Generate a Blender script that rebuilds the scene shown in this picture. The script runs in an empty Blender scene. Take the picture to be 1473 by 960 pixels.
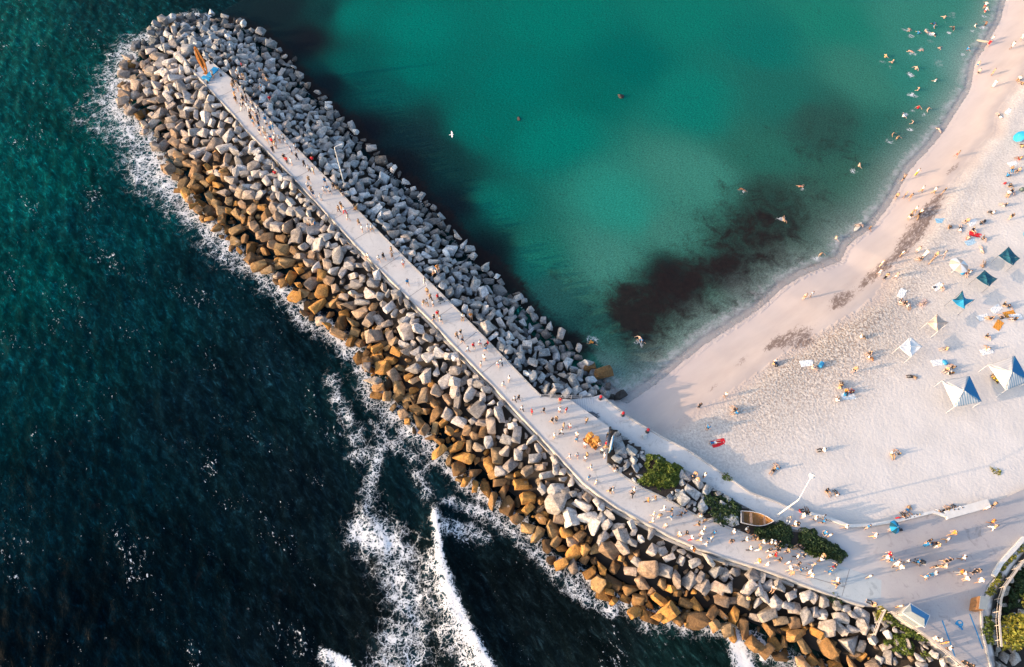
import bpy, bmesh, random
import numpy as np
from math import *
from mathutils import Vector, Matrix, noise as mnoise
random.seed(7); rng = np.random.default_rng(11)
scene = bpy.context.scene
COL = scene.collection
# ------------------------------------------------------------------ camera
F = 982.0; H = 82.0; TH = radians(30); PH = radians(3.44)
_r = np.array([1, 0, 0.]); _u = np.array([0, cos(TH), sin(TH)]); _d = np.array([0, sin(TH), -cos(TH)])
R2 = _r*cos(PH) + _u*sin(PH); U2 = -_r*sin(PH) + _u*cos(PH)
cam = bpy.data.objects.new('camera', bpy.data.cameras.new('camera')); COL.objects.link(cam)
cam.matrix_world = Matrix(((R2[0], U2[0], -_d[0], 0), (R2[1], U2[1], -_d[1], 0), (R2[2], U2[2], -_d[2], H), (0, 0, 0, 1)))
cam.data.sensor_width = 36; cam.data.lens = 24.0; cam.data.clip_end = 9000; cam.data.clip_start = 1
scene.camera = cam

def at(px, py, z=0.0):
    v = _d + R2*(px-736.5)/F + U2*(480-py)/F
    return np.array([0, 0, H]) + v*((H-z)/-v[2])
def atl(pts, z=0.0): return np.array([at(p[0], p[1], z)[:2] for p in pts])
def proj(P):
    P = np.asarray(P, float) - np.array([0, 0, H])
    w = P@_d
    return 736.5 + F*(P@R2)/w, 480 - F*(P@U2)/w, w
# ------------------------------------------------------------------ light
SAZ = radians(16); SEL = radians(13)
sd = Vector((cos(SAZ)*cos(SEL), sin(SAZ)*cos(SEL), -sin(SEL)))
sl = bpy.data.lights.new('sun', 'SUN'); sl.energy = 2.0; sl.angle = radians(0.5); sl.color = (1, 0.69, 0.44)
so = bpy.data.objects.new('sun', sl); COL.objects.link(so); so.rotation_euler = sd.to_track_quat('-Z', 'Y').to_euler(); so.location = (-200, -60, 120)
w = bpy.data.worlds.new('World'); scene.world = w; w.use_nodes = True
nt = w.node_tree; bg = nt.nodes['Background']; bg.inputs['Strength'].default_value = 0.15
sky = nt.nodes.new('ShaderNodeTexSky'); sky.sky_type = 'NISHITA'; sky.sun_disc = False
sky.sun_elevation = SEL; sky.sun_rotation = atan2(-sd.x, -sd.y); sky.air_density = 1.0; sky.dust_density = 3.5; sky.ozone_density = 1.6
nt.links.new(sky.outputs['Color'], bg.inputs['Color'])
scene.view_settings.view_transform = 'Standard'; scene.view_settings.look = 'None'
scene.view_settings.exposure = 1.70; scene.view_settings.gamma = 1
scene.render.engine = 'CYCLES'; scene.cycles.max_bounces = 5; scene.cycles.diffuse_bounces = 3
scene.cycles.glossy_bounces = 2; scene.cycles.transparent_max_bounces = 6

# ------------------------------------------------------------------ material helpers
def s2l(c):
    c = np.asarray(c, float)/255.0
    return np.where(c <= 0.04045, c/12.92, ((c+0.055)/1.055)**2.4)
class NT:
    def __init__(s, name):
        s.m = bpy.data.materials.new(name); s.m.use_nodes = True; s.t = s.m.node_tree; s.n = s.t.nodes; s.b = s.n['Principled BSDF']
    def N(s, typ, **k):
        n = s.n.new(typ)
        for a, v in k.items():
            if hasattr(n, a): setattr(n, a, v)
            else: n.inputs[a].default_value = v
        return n
    def L(s, a, b): s.t.links.new(a, b)
    def coord(s, kind='Object'):
        return s.N('ShaderNodeTexCoord').outputs[kind]
    def geo(s): return s.N('ShaderNodeNewGeometry').outputs['Position']
    def noise(s, vec, scale, detail=4, rough=0.55, dist=0.0, col=False):
        n = s.N('ShaderNodeTexNoise'); n.inputs['Scale'].default_value = scale; n.inputs['Detail'].default_value = detail
        n.inputs['Roughness'].default_value = rough; n.inputs['Distortion'].default_value = dist
        if vec is not None: s.L(vec, n.inputs['Vector'])
        return n.outputs['Color' if col else 'Fac']
    def mapping(s, vec, sc=(1, 1, 1), rot=(0, 0, 0)):
        if any(rot):
            r_ = s.N('ShaderNodeMapping'); r_.inputs['Rotation'].default_value = rot; s.L(vec, r_.inputs['Vector']); vec = r_.outputs[0]
        n = s.N('ShaderNodeMapping'); n.inputs['Scale'].default_value = sc
        s.L(vec, n.inputs['Vector']); return n.outputs[0]
    def voro(s, vec, scale, feature='F1'):
        n = s.N('ShaderNodeTexVoronoi'); n.feature = feature; n.inputs['Scale'].default_value = scale; s.L(vec, n.inputs['Vector'])
        return n.outputs['Distance']
    def ramp(s, fac, stops):
        n = s.N('ShaderNodeValToRGB'); e = n.color_ramp.elements
        while len(e) < len(stops): e.new(0.5)
        for i, (p, c) in enumerate(stops):
            e[i].position = p; e[i].color = (c, c, c, 1) if isinstance(c, (int, float)) else (*c, 1)
        s.L(fac, n.inputs[0]); return n.outputs[0]
    def mix(s, fac, a, b, mode='MIX'):
        n = s.N('ShaderNodeMix'); n.data_type = 'RGBA'; n.blend_type = mode
        for v, i in ((fac, 0), (a, 6), (b, 7)):
            if hasattr(v, 'is_linked') or isinstance(v, bpy.types.NodeSocket): s.L(v, n.inputs[i])
            elif i == 0: n.inputs[0].default_value = v
            else: n.inputs[i].default_value = (*v, 1) if not isinstance(v, (int, float)) else (v, v, v, 1)
        return n.outputs[2]
    def math(s, op, a, b=0.0, clamp=False, c=None):
        n = s.N('ShaderNodeMath'); n.operation = op; n.use_clamp = clamp
        for i, v in ((0, a), (1, b), (2, c)):
            if v is None: continue
            if isinstance(v, bpy.types.NodeSocket): s.L(v, n.inputs[i])
            else: n.inputs[i].default_value = v
        return n.outputs[0]
    def sm(s, v, lo, hi):
        n = s.N('ShaderNodeMapRange'); n.interpolation_type = 'SMOOTHSTEP'
        n.inputs[1].default_value = lo; n.inputs[2].default_value = hi; s.L(v, n.inputs[0]); return n.outputs[0]
    def attr(s, name, out='Color'):
        n = s.N('ShaderNodeAttribute'); n.attribute_name = name; return n.outputs[out]
    def bump(s, h, strength=0.5, dist=0.1, normal=None):
        n = s.N('ShaderNodeBump'); n.inputs['Strength'].default_value = strength; n.inputs['Distance'].default_value = dist
        s.L(h, n.inputs['Height'])
        if normal is not None: s.L(normal, n.inputs['Normal'])
        return n.outputs[0]
    def out(s, col=None, rough=0.8, normal=None, spec=0.3, metal=0):
        if col is not None:
            if isinstance(col, bpy.types.NodeSocket): s.L(col, s.b.inputs['Base Color'])
            else: s.b.inputs['Base Color'].default_value = (*col, 1)
        if isinstance(rough, bpy.types.NodeSocket): s.L(rough, s.b.inputs['Roughness'])
        else: s.b.inputs['Roughness'].default_value = rough
        s.b.inputs['Specular IOR Level'].default_value = spec; s.b.inputs['Metallic'].default_value = metal
        if normal is not None: s.L(normal, s.b.inputs['Normal'])
        return s.m
_mc = {}
def plain(name, col, rough=0.8, var=0.25, scale=6.0, spec=0.3, metal=0, bump=0.0):
    """a simple mottled procedural material"""
    if name in _mc: return _mc[name]
    t = NT(name); o = t.coord()
    n = t.noise(o, scale, 5, 0.65)
    c = t.mix(t.ramp(n, [(0.25, 0.0), (0.75, 1.0)]), tuple(max(0, x*(1-var)) for x in col), tuple(min(1, x*(1+var)) for x in col))
    nb = t.bump(t.noise(o, scale*3, 4), bump, 0.05) if bump else None
    _mc[name] = t.out(c, rough, nb, spec, metal); return _mc[name]

# ------------------------------------------------------------------ mesh helpers
class MB:
    def __init__(s): s.v = []; s.f = []; s.mi = []
    def add(s, vs, fs, mi=0):
        o = len(s.v); s.v += [tuple(map(float, p)) for p in vs]; s.f += [tuple(i+o for i in f) for f in fs]; s.mi += [mi]*len(fs)
    def box(s, c, size, rz=0.0, mi=0, tilt=None):
        M = Matrix.Rotation(rz, 3, 'Z')
        if tilt is not None: M = M @ Matrix.Rotation(tilt[0], 3, 'X') @ Matrix.Rotation(tilt[1], 3, 'Y')
        a, b, d = size[0]/2, size[1]/2, size[2]/2
        vs = [Vector(c) + M @ Vector((x*a, y*b, z*d)) for x in (-1, 1) for y in (-1, 1) for z in (-1, 1)]
        s.add(vs, [(0, 1, 3, 2), (4, 6, 7, 5), (0, 4, 5, 1), (2, 3, 7, 6), (0, 2, 6, 4), (1, 5, 7, 3)], mi)
    def tube(s, pts, rad, n=8, mi=0, cap=True):
        pts = [Vector(p) for p in pts]; rads = rad if isinstance(rad, (list, tuple)) else [rad]*len(pts)
        rings = []
        for i, p in enumerate(pts):
            t = (pts[min(i+1, len(pts)-1)] - pts[max(i-1, 0)]).normalized()
            a = t.cross(Vector((0, 0, 1)) if abs(t.z) < 0.95 else Vector((1, 0, 0))).normalized(); b = t.cross(a)
            rings.append([p + (a*cos(2*pi*k/n) + b*sin(2*pi*k/n))*rads[i] for k in range(n)])
        vs = [q for r in rings for q in r]; fs = []
        for i in range(len(pts)-1):
            for k in range(n): fs.append((i*n+k, i*n+(k+1) % n, (i+1)*n+(k+1) % n, (i+1)*n+k))
        if cap: fs += [tuple(range(n-1, -1, -1)), tuple((len(pts)-1)*n+k for k in range(n))]
        s.add(vs, fs, mi)
    def prism(s, top, h, mi=0):
        """top: list of 3-D points (closed ring); skirt falls by h (or to per-vertex)"""
        n = len(top); from mathutils.geometry import tessellate_polygon
        tri = tessellate_polygon([[Vector((p[0], p[1], 0)) for p in top]])
        bot = [(p[0], p[1], p[2]-h) for p in top]
        area = sum(top[i][0]*top[(i+1) % n][1]-top[(i+1) % n][0]*top[i][1] for i in range(n))
        fs = []
        for t in tri:
            a, b, c = [top[i] for i in t]
            up = (b[0]-a[0])*(c[1]-a[1])-(b[1]-a[1])*(c[0]-a[0]) > 0
            fs.append(t if up else t[::-1])
        fs += [tuple(i+n for i in f[::-1]) for f in list(fs)]
        for i in range(n):
            j = (i+1) % n
            fs.append((i, i+n, j+n, j) if area > 0 else (j, j+n, i+n, i))
        s.add(list(top)+bot, fs, mi)
    def build(s, name, mats, parent=None, smooth=False, loc=None):
        me = bpy.data.meshes.new(name)
        vs = s.v if loc is None else [(a-loc[0], b-loc[1], c-loc[2]) for a, b, c in s.v]
        me.from_pydata(vs, [], s.f)
        if not isinstance(mats, (list, tuple)): mats = [mats]
        for m in mats: me.materials.append(m)
        if any(s.mi): me.polygons.foreach_set('material_index', s.mi)
        if smooth: me.shade_smooth()
        me.update()
        o = bpy.data.objects.new(name, me); COL.objects.link(o)
        if loc is not None and parent is None: o.location = loc
        if parent is not None: o.parent = parent
        return o
def tag(o, label=None, cat=None, group=None, kind=None):
    if label: o['label'] = label
    if cat: o['category'] = cat
    if group: o['group'] = group
    if kind: o['kind'] = kind
    return o
def empty(name, loc, rz=0.0):
    o = bpy.data.objects.new(name, None); COL.objects.link(o); o.location = loc; o.rotation_euler = (0, 0, rz); o.empty_display_size = .2; return o
def grid_obj(name, xs, ys, Z, mat, attrs=None, DX=None, DY=None):
    nx, ny = len(xs), len(ys); X, Y = np.meshgrid(xs, ys)
    if DX is not None: X = X+DX; Y = Y+DY
    co = np.stack([X, Y, Z], -1).reshape(-1, 3).astype(np.float32)
    i = np.arange((ny-1)*(nx-1)); r = i//(nx-1); c = i % (nx-1); a = r*nx+c
    q = np.stack([a, a+1, a+nx+1, a+nx], 1).astype(np.int32)
    me = bpy.data.meshes.new(name); me.vertices.add(len(co)); me.vertices.foreach_set('co', co.ravel())
    me.loops.add(q.size); me.loops.foreach_set('vertex_index', q.ravel())
    me.polygons.add(len(q)); me.polygons.foreach_set('loop_start', np.arange(len(q), dtype=np.int32)*4)
    me.update(calc_edges=True); me.shade_smooth(); me.materials.append(mat)
    for k, v in (attrs or {}).items():
        if v.ndim == 3:
            a = me.color_attributes.new(k, 'FLOAT_COLOR', 'POINT'); cc = np.ones((len(co), 4), np.float32); cc[:, :3] = v.reshape(-1, 3); a.data.foreach_set('color', cc.ravel())
        else:
            a = me.attributes.new(k, 'FLOAT', 'POINT'); a.data.foreach_set('value', v.reshape(-1).astype(np.float32))
    o = bpy.data.objects.new(name, me); COL.objects.link(o); return o
# ---- 2-D geometry
def dist_line(X, Y, pl, closed=False, ret_t=False):
    pl = np.asarray(pl, float); best = np.full(X.shape, 1e9); T = np.zeros(X.shape)
    n = len(pl); L = 0
    for i in range(n if closed else n-1):
        a = pl[i]; b = pl[(i+1) % n]; e = b-a; l2 = e@e+1e-9
        t = np.clip(((X-a[0])*e[0]+(Y-a[1])*e[1])/l2, 0, 1)
        dd = np.hypot(X-a[0]-t*e[0], Y-a[1]-t*e[1]); m = dd < best
        best = np.where(m, dd, best)
        if ret_t: T = np.where(m, i+t, T)
    return (best, T) if ret_t else best
def inside(X, Y, pg):
    pg = np.asarray(pg, float); r = np.zeros(X.shape, bool); n = len(pg)
    for i in range(n):
        x1, y1 = pg[i]; x2, y2 = pg[(i+1) % n]
        if y1 == y2: continue
        c = ((y1 > Y) != (y2 > Y)) & (X < (x2-x1)*(Y-y1)/(y2-y1)+x1); r ^= c
    return r
def sdf(X, Y, pg):
    d = dist_line(X, Y, pg, True); return np.where(inside(X, Y, pg), -d, d)
def sstep(x, a, b):
    t = np.clip((x-a)/(b-a), 0, 1); return t*t*(3-2*t)
def vnoise(X, Y, sc, seed=0, oct=3):
    """cheap tiling-free value noise"""
    out = np.zeros(X.shape); amp = 1; tot = 0
    for o in range(oct):
        g = np.random.default_rng(seed+o).random((256, 256))
        x = X*sc*2**o+37.1*o; y = Y*sc*2**o+11.7*o
        xi = np.floor(x).astype(int); yi = np.floor(y).astype(int); fx = x-xi; fy = y-yi
        fx = fx*fx*(3-2*fx); fy = fy*fy*(3-2*fy)
        a = g[yi % 256, xi % 256]; b = g[yi % 256, (xi+1) % 256]; c = g[(yi+1) % 256, xi % 256]; dd = g[(yi+1) % 256, (xi+1) % 256]
        out += amp*((a*(1-fx)+b*fx)*(1-fy)+(c*(1-fx)+dd*fx)*fy); tot += amp; amp *= 0.5
    return out/tot
# ------------------------------------------------------------------ layout (traced, then laid out on the ground in metres)
XA = at(900, 720, 3.7)[0]; XB = at(1150, 790, 3.5)[0]
def S(x): return 3.75 - 0.25*sstep(np.asarray(x, float), XA, XB)
def Sp(x): return float(S(x))
def onS(p, dz=0.0):
    z = 4.3
    for _ in range(3):
        q = at(p[0], p[1], z+dz); z = Sp(q[0])
    return np.array([q[0], q[1], z+dz])
SEA_EDGE = [(278,102),(338.5,167),(353,185),(408,240),(456,291),(516,356),(563,403),(621,461),(655,498),(714,559),(731,578),(781,631),(826,679),(840,694),(864,713),(890,730.6),(940.5,758),(965.6,771),(1003,787),(1041,801),(1081,813.5),(1116,825),(1146.5,837),(1176,848),(1216,863),(1244,871)]
LEE_EDGE = [(300,87),(336,117),(408,195),(441,229),(476,264),(503.5,293),(551,341),(609,399),(631,420),(696,486),(766,559),(778,571)]
IN_EDGE = [(872.7,668),(898,687),(923,703),(960.6,720.6),(1001,743),(1046,759.5),(1081,773),(1141,788),(1166.5,801),(1202,808.5)]
PATH = SEA_EDGE + IN_EDGE[::-1] + [(876,614),(820,575)] + LEE_EDGE[::-1]
RAMP = [(820,575),(854,571),(864,568),(911.5,604.5),(952,628),(991,648),(1031,675),(1079,708),(1116,721),(1142,733),(1139,761),(1111,748),(1066,725.6),(1031,705.5),(991,680),(965.6,668),(928,655),(924,648),(876,614)]
PLAZA = [(1142,733),(1165,742),(1192,749),(1221,760),(1255,758),(1294,751.5),(1341.6,739.5),(1358,745),(1422,727),(1473,704),(1560,670),(1560,730),(1473,776.5),(1439.6,813),(1429.6,830.5),(1419.6,842),(1409,878),(1409.8,903.7),(1414,924.6),(1423,960),(1434,1010),(1440,1060),(1428,1060),(1384.4,960),(1336.6,920),(1275.4,877.5),(1267,872),(1244,871),(1202,808.5),(1218,803),(1210,791),(1187,778),(1151.5,763),(1139,761)]
XR0 = at(864, 568, 3.8)[0]; XR1 = at(1100, 715, 4)[0]
def rampz(x): return S(x) - 0.7*(1-sstep(np.asarray(x, float), XR0, XR1))
path_w = [onS(p) for p in PATH]
ramp_w = []
for p in RAMP:
    z = 3.8
    for _ in range(4):
        q = at(p[0], p[1], z); z = float(rampz(q[0]))
    ramp_w.append(np.array([q[0], q[1], z]))
plaza_w = [onS(p) for p in PLAZA]
path2, ramp2, plaza2 = [np.array([q[:2] for q in L_]) for L_ in (path_w, ramp_w, plaza_w)]
sea_w = [onS(p) for p in SEA_EDGE]; lee_w = [onS(p) for p in LEE_EDGE]; in_w = [onS(p) for p in IN_EDGE]
# waterlines (z = 0)
W_LEE = [(866,556),(835,517),(800,487),(770,462),(740,432),(700,397),(650,342),(612,297),(562,250),(522,213),(482,167),(440,130),(412,95),(382,60),(342,36)]
W_TIP = [(300,27),(262,32),(232,42),(213,60),(196,78),(186,102),(188,125),(185,150),(205,178),(225,202),(240,240)]
W_SEA = [(240,240),(265,272),(290,303),(320,333),(350,363),(388,392),(422,420),(450,452),(490,477),(522,507),(545,552),(575,592),(610,622),(650,667),(700,712),(750,747),(800,802),(850,827),(880,852),(930,880),(980,887),(1040,902),(1090,922),(1140,947),(1190,968),(1260,1010),(1340,1060)]
WL = W_LEE + W_TIP + W_SEA
wl = atl(WL)
SHORE = [(866,556),(880,572),(902,582),(940,556),(981,523),(1016,495),(1056,470),(1079,455),(1106,435),(1124,416),(1156.5,396),(1210,376),(1221,352),(1256,327),(1281,295),(1310.5,243),(1340,212),(1360.5,187),(1375,163),(1396,131),(1403,92),(1424,58),(1440,30),(1447,0),(1456,-60),(1462,-140)]
shore = atl(SHORE)
rock_poly = np.vstack([wl, plaza2[22:28], path2[:len(SEA_EDGE)][::-1], np.array([lee_w[0][:2]]), np.array([q[:2] for q in lee_w[1:]]), ramp2[1:3]])
pave_line = np.vstack([np.array([q[:2] for q in ramp_w[2:0:-1]]), np.array([q[:2] for q in lee_w[::-1]]), path2[:len(SEA_EDGE)], plaza2[27:21:-1]])
rockery = np.vstack([np.array([q[:2] for q in in_w]), plaza2[29:33], ramp2[10:19]])
land_poly = np.vstack([shore, [[140, 400], [400, 400], [400, -200], [20, -200]], wl[::-1]])
# ------------------------------------------------------------------ ground: one sheet (sea bed, breakwater core, beach)
SEAWEED = [((1308,345),26,9),((1335,305),18,8),((1262,392),16,7),((1240,412),10,6),((1215,432),14,8),((1155,482),14,9),((1120,495),8,8),((1165,495),9,5),((1130,488),16,9),((1147,500),10,6),((1200,438),13,9),((1212,428),8,6),((1250,400),9,6),((1272,385),11,7),((1290,370),12,8),((1302,352),14,9),((1318,335),14,10),((1326,318),20,10),((1340,300),14,9),((1350,285),12,6),((1365,248),10,4),((1375,240),8,3),((1068,520),9,4),((1025,560),7,3),((1105,500),10,5)]
ROUGH_EDGE = atl([(948,626),(991,603),(1041,577),(1091,543),(1141,507),(1187,481),(1235,452),(1262,430),(1285,395),(1320,350),(1352,300),(1375,260),(1410,215),(1433,191),(1437,166),(1473,113),(1500,60),(1520,-60)], 1.6)
smooth_poly = np.vstack([ROUGH_EDGE, shore[::-1]])
lower_poly = np.vstack([[q[:2] for q in plaza_w[11:20]], [[200, -60], [200, 60]]])
cliff_poly = np.vstack([atl([(1540,757),(1473,794),(1437,843),(1430,861),(1427,893),(1431,928),(1436,958),(1445,1060)], 4.0), [[200, -60], [200, 60]]])
def ground_h(X, Y, full=True):
    dw = dist_line(X, Y, wl); dp = dist_line(X, Y, pave_line); ds = dist_line(X, Y, shore)
    inr = inside(X, Y, rock_poly); inl = inside(X, Y, land_poly)
    sp = S(X)
    hr = sp*np.clip(dw/(dp+dw+1e-6), 0, 1)**0.9-1.0
    hb = 3.15*(1-np.exp(-ds/9.5)) + 0.05*(vnoise(X, Y, 0.5, 5)-0.5)
    hb = hb + 0.18*np.exp(-((dist_line(X, Y, ROUGH_EDGE)-1.5)/1.5)**2)*inl
    h = np.where(inr, hr, np.where(inl, hb, -0.18*np.minimum(dw, ds)-0.03))
    h = np.maximum(h, -6)
    ip = inside(X, Y, path2) | inside(X, Y, plaza2); ir = inside(X, Y, ramp2)
    ik = inside(X, Y, rockery) & ~ip & ~ir
    h = np.where(ik, sp+0.05, h)
    ic = inside(X, Y, cliff_poly); dc = dist_line(X, Y, cliff_poly, True)
    h = np.where(ic, np.maximum(0.6, sp-0.2-1.6*dc)+0.8*vnoise(X, Y, 0.25, 3), h)
    il = inside(X, Y, lower_poly) & ~ic
    h = np.where(il, sp-0.06, h)
    h = np.where(ip, np.minimum(h, sp-0.4), h); h = np.where(ip & ~inr, sp-0.4, h)
    h = np.where(ir, rampz(X)-0.4, h)
    # sand level falls below the paving along its outer edge
    hz = (~ip) & (~ir) & (~inr) & inl & (~ik) & (~ic) & (~il)
    dr = dist_line(X, Y, ramp2[2:11]); h = np.where(hz & (dr < 8), np.minimum(h, rampz(X)-0.12), h)
    dq = dist_line(X, Y, plaza2[:12]); h = np.where(hz & (dq < 6), np.minimum(h, sp-0.10), h)
    return h
cs = 0.4
xs = np.concatenate([np.linspace(-3000, -112, 24)[:-1], np.arange(-112, 112, cs), np.linspace(112, 3000, 24)])
ys = np.concatenate([np.linspace(-2500, -8, 20)[:-1], np.arange(-8, 145, cs), np.linspace(145, 4000, 24)])
X, Y = np.meshgrid(xs, ys)
GH = ground_h(X, Y)
sdS = sdf(X, Y, smooth_poly)
smooth_a = 1-sstep(sdS+2.0*(vnoise(X, Y, 0.35, 21)-0.5), -0.8, 1.6)
ds_ = dist_line(X, Y, shore)
wet_a = np.exp(-(ds_/3.2)**2)
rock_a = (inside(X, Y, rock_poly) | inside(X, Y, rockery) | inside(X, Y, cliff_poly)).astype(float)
weed_a = np.zeros(X.shape)
for (c, a, b) in SEAWEED:
    q = at(*c, 1.2); k = 1/8.4
    ang = radians(48); dx = (X-q[0]); dy = (Y-q[1]); u_ = dx*cos(ang)+dy*sin(ang); v_ = -dx*sin(ang)+dy*cos(ang)
    weed_a += np.exp(-((u_/(a*k*1.25))**2+(v_/(b*k))**2))
weed_a = np.clip(weed_a, 0, 1.2)
band = np.exp(-(np.maximum(sdS, 0)/9.0)**2)*(sdS > -0.5)
# trampled strip: strong in the middle of the beach, gone near the ramp
lx = at(1190, 500, 2)[0]
band = band*(0.35+0.65*np.exp(-((X-lx)/16)**2))
LS = inside(X, Y, lower_poly).astype(float)
t = NT('sand'); g = t.geo()
dry = t.mix(t.ramp(t.noise(g, 0.25, 5, 0.6), [(0.3, 0.0), (0.7, 1.0)]), (0.53, 0.495, 0.475), (0.61, 0.57, 0.55))
trod = t.mix(t.ramp(t.noise(g, 3.6, 4, 0.7), [(0.40, 0.0), (0.60, 1.0)]), (0.22, 0.155, 0.12), (0.60, 0.52, 0.45))
c = t.mix(t.math('MULTIPLY', t.attr('band', 'Fac'), 1.0, True), dry, trod)
smc = t.mix(t.ramp(t.noise(t.mapping(g, (0.25, 0.9, 1), (0, 0, radians(-40))), 0.7, 5, 0.6), [(0.3, 0.0), (0.7, 1.0)]), (0.42, 0.345, 0.315), (0.49, 0.41, 0.375))
c = t.mix(t.attr('smooth', 'Fac'), c, smc)
c = t.mix(t.math('MULTIPLY', t.attr('wet', 'Fac'), 0.5), c, (0.42, 0.37, 0.38))
wn = t.noise(t.mapping(g, (1, 2.4, 1), (0, 0, radians(-50))), 1.1, 9, 0.82, 0.8)
wf = t.sm(t.math('ADD', t.attr('weed', 'Fac'), t.math('MULTIPLY', t.math('SUBTRACT', wn, 0.5), 5.0)), 0.62, 1.3)
c = t.mix(t.math('MULTIPLY', wf, 0.85), c, (0.12, 0.08, 0.068))
speck = t.math('MULTIPLY', t.sm(t.noise(g, 4.2, 3, 0.7), 0.60, 0.68), 0.8)
c = t.mix(t.math('MULTIPLY', speck, t.attr('band', 'Fac')), c, (0.12, 0.08, 0.06))
c = t.mix(t.attr('rocky', 'Fac'), c, t.mix(t.noise(g, 0.8, 4), (0.02, 0.017, 0.016), (0.05, 0.042, 0.036)))  # shade of the boulder gaps put into the near-black core colour
hd = t.math('MULTIPLY', t.noise(g, 2.3, 3, 0.6), t.math('SUBTRACT', 1.0, t.attr('smooth', 'Fac')))
b1 = t.bump(hd, 0.34, 0.16)
b1 = t.bump(t.math('MULTIPLY', t.noise(g, 3.2, 3, 0.6), t.attr('band', 'Fac')), 0.8, 0.22, b1)
b1 = t.bump(t.noise(g, 12, 3, 0.6), 0.25, 0.02, b1)
ground_m = t.out(c, t.mix(t.attr('wet', 'Fac'), 0.95, 0.35), b1, 0.2)
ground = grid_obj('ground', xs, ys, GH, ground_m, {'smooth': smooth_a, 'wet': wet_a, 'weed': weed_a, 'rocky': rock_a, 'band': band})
tag(ground, kind='structure')
XS0, XS1 = 112, 8
def gz(x, y):
    """ground height by bilinear lookup"""
    i = np.searchsorted(xs, x)-1; j = np.searchsorted(ys, y)-1
    fx = (x-xs[i])/(xs[i+1]-xs[i]); fy = (y-ys[j])/(ys[j+1]-ys[j])
    return (GH[j, i]*(1-fx)+GH[j, i+1]*fx)*(1-fy)+(GH[j+1, i]*(1-fx)+GH[j+1, i+1]*fx)*fy
def surf(x, y):
    a = np.array([x]), np.array([y])
    if inside(*a, path2)[0] or inside(*a, plaza2)[0]: return Sp(x)
    if inside(*a, ramp2)[0]: return float(rampz(x))
    return max(0.0, float(gz(x, y)))
def place(px, py, dz=0.0):
    z = 3.0
    for _ in range(6):
        q = at(px, py, z+dz); z = 0.5*z+0.5*surf(q[0], q[1]) if _ > 2 else surf(q[0], q[1])
    return Vector((q[0], q[1], surf(q[0], q[1])))

# ------------------------------------------------------------------ sea
cw = 0.3
xs2 = np.concatenate([np.linspace(-3000, -112, 24)[:-1], np.arange(-112, 112, cw), np.linspace(112, 3000, 24)])
ys2 = np.concatenate([np.linspace(-2500, -6, 20)[:-1], np.arange(-6, 140, cw), np.linspace(140, 4000, 24)])
WX, WY = np.meshgrid(xs2, ys2)
CP = """30,30,10,72,72;100,100,7,62,64;60,250,3,66,68;30,400,2,58,62;150,330,6,48,56;60,560,6,44,52;200,450,9,40,49;250,250,8,50,58;120,700,6,26,36;300,600,14,26,36;400,500,17,29,39
450,700,18,24,33;100,900,3,13,22;250,850,7,18,27;400,900,13,18,26;550,850,22,21,26;750,850,21,21,26;850,900,24,24,28;1000,930,27,36,38;1130,950,35,44,42;150,20,11,50,55;400,20,18,35,42;330,12,14,36,44
440,60,20,25,34;470,20,14,50,54;510,20,3,106,98;600,40,2,112,103;800,30,3,110,100;1000,30,10,112,101;1200,30,25,117,103;1330,30,50,125,113;1380,80,70,135,128;500,100,5,86,82;470,120,18,28,38
560,130,8,82,80;520,190,24,28,37;610,200,20,48,54;650,240,18,56,58;590,240,24,30,37;700,180,5,102,94;720,300,12,104,95;650,300,22,34,42;700,370,22,32,38;770,380,25,108,97;800,430,48,100,92
820,470,38,80,76;850,500,48,108,95;880,525,62,120,106;900,555,95,122,116;900,300,38,132,120;800,200,5,114,104;1000,150,12,114,104;900,90,2,98,92;1000,250,58,126,115;1100,220,40,100,90;1190,180,42,80,75
1130,140,28,100,92;1250,120,52,118,106;1100,60,12,106,98;1300,200,38,98,90;1250,270,50,96,86;1150,350,52,88,80;1100,380,38,66,62;1050,430,50,95,85;980,480,46,92,82;930,500,32,60,56;880,370,62,126,116;960,330,60,120,110
740,740,20,24,30;1110,300,40,66,62;1140,325,46,72,68;1180,310,56,88,82;1060,400,36,38,43;1110,345,40,56,53;980,440,28,32,36;960,400,28,28,33;600,720,18,28,36;640,640,16,28,36;560,640,16,28,36;330,400,14,34,44;760,120,2,106,98;600,100,2,104,96;850,140,5,100,92;1330,120,45,122,112;500,450,18,30,40;560,290,22,28,34;400,250,14,34,44;640,900,24,24,28"""
cps = []
for row in CP.replace('\n', ';').split(';'):
    a = [float(v) for v in row.split(',')]; q = at(a[0], a[1]); cps.append((q[0], q[1], s2l(a[2:5])))
num = np.zeros(WX.shape+(3,)); den = np.zeros(WX.shape)
wx_ = WX + 5*(vnoise(WX, WY, 0.09, 31)-0.5); wy_ = WY + 5*(vnoise(WX, WY, 0.09, 41)-0.5)
for x, y, c3 in cps:
    d2 = (wx_-x)**2+(wy_-y)**2
    k = 1/(d2+6.0)**2.0; num += k[..., None]*c3; den += k
wcol = num/den[..., None]  # shade along the sheltered rocks is included in these colours
KW = 1.36
wcol = np.clip(wcol/KW, 0, 0.8); wcol[..., 0] *= 1.0; wcol[..., 2] *= 0.95
dWL, tWL = dist_line(WX, WY, wl, ret_t=True); dSH = dist_line(WX, WY, shore)
openm = (tWL > len(W_LEE)+2).astype(float)
lag = inside(WX, WY, np.vstack([wl[:len(W_LEE)+1], atl([(420,-40),(470,-140)]), shore[::-1]])).astype(float)
lag = np.where((WY > 140) & (WX > -30), 1.0, lag)
sea = 1-lag; rw0 = np.random.default_rng(8)
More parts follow.
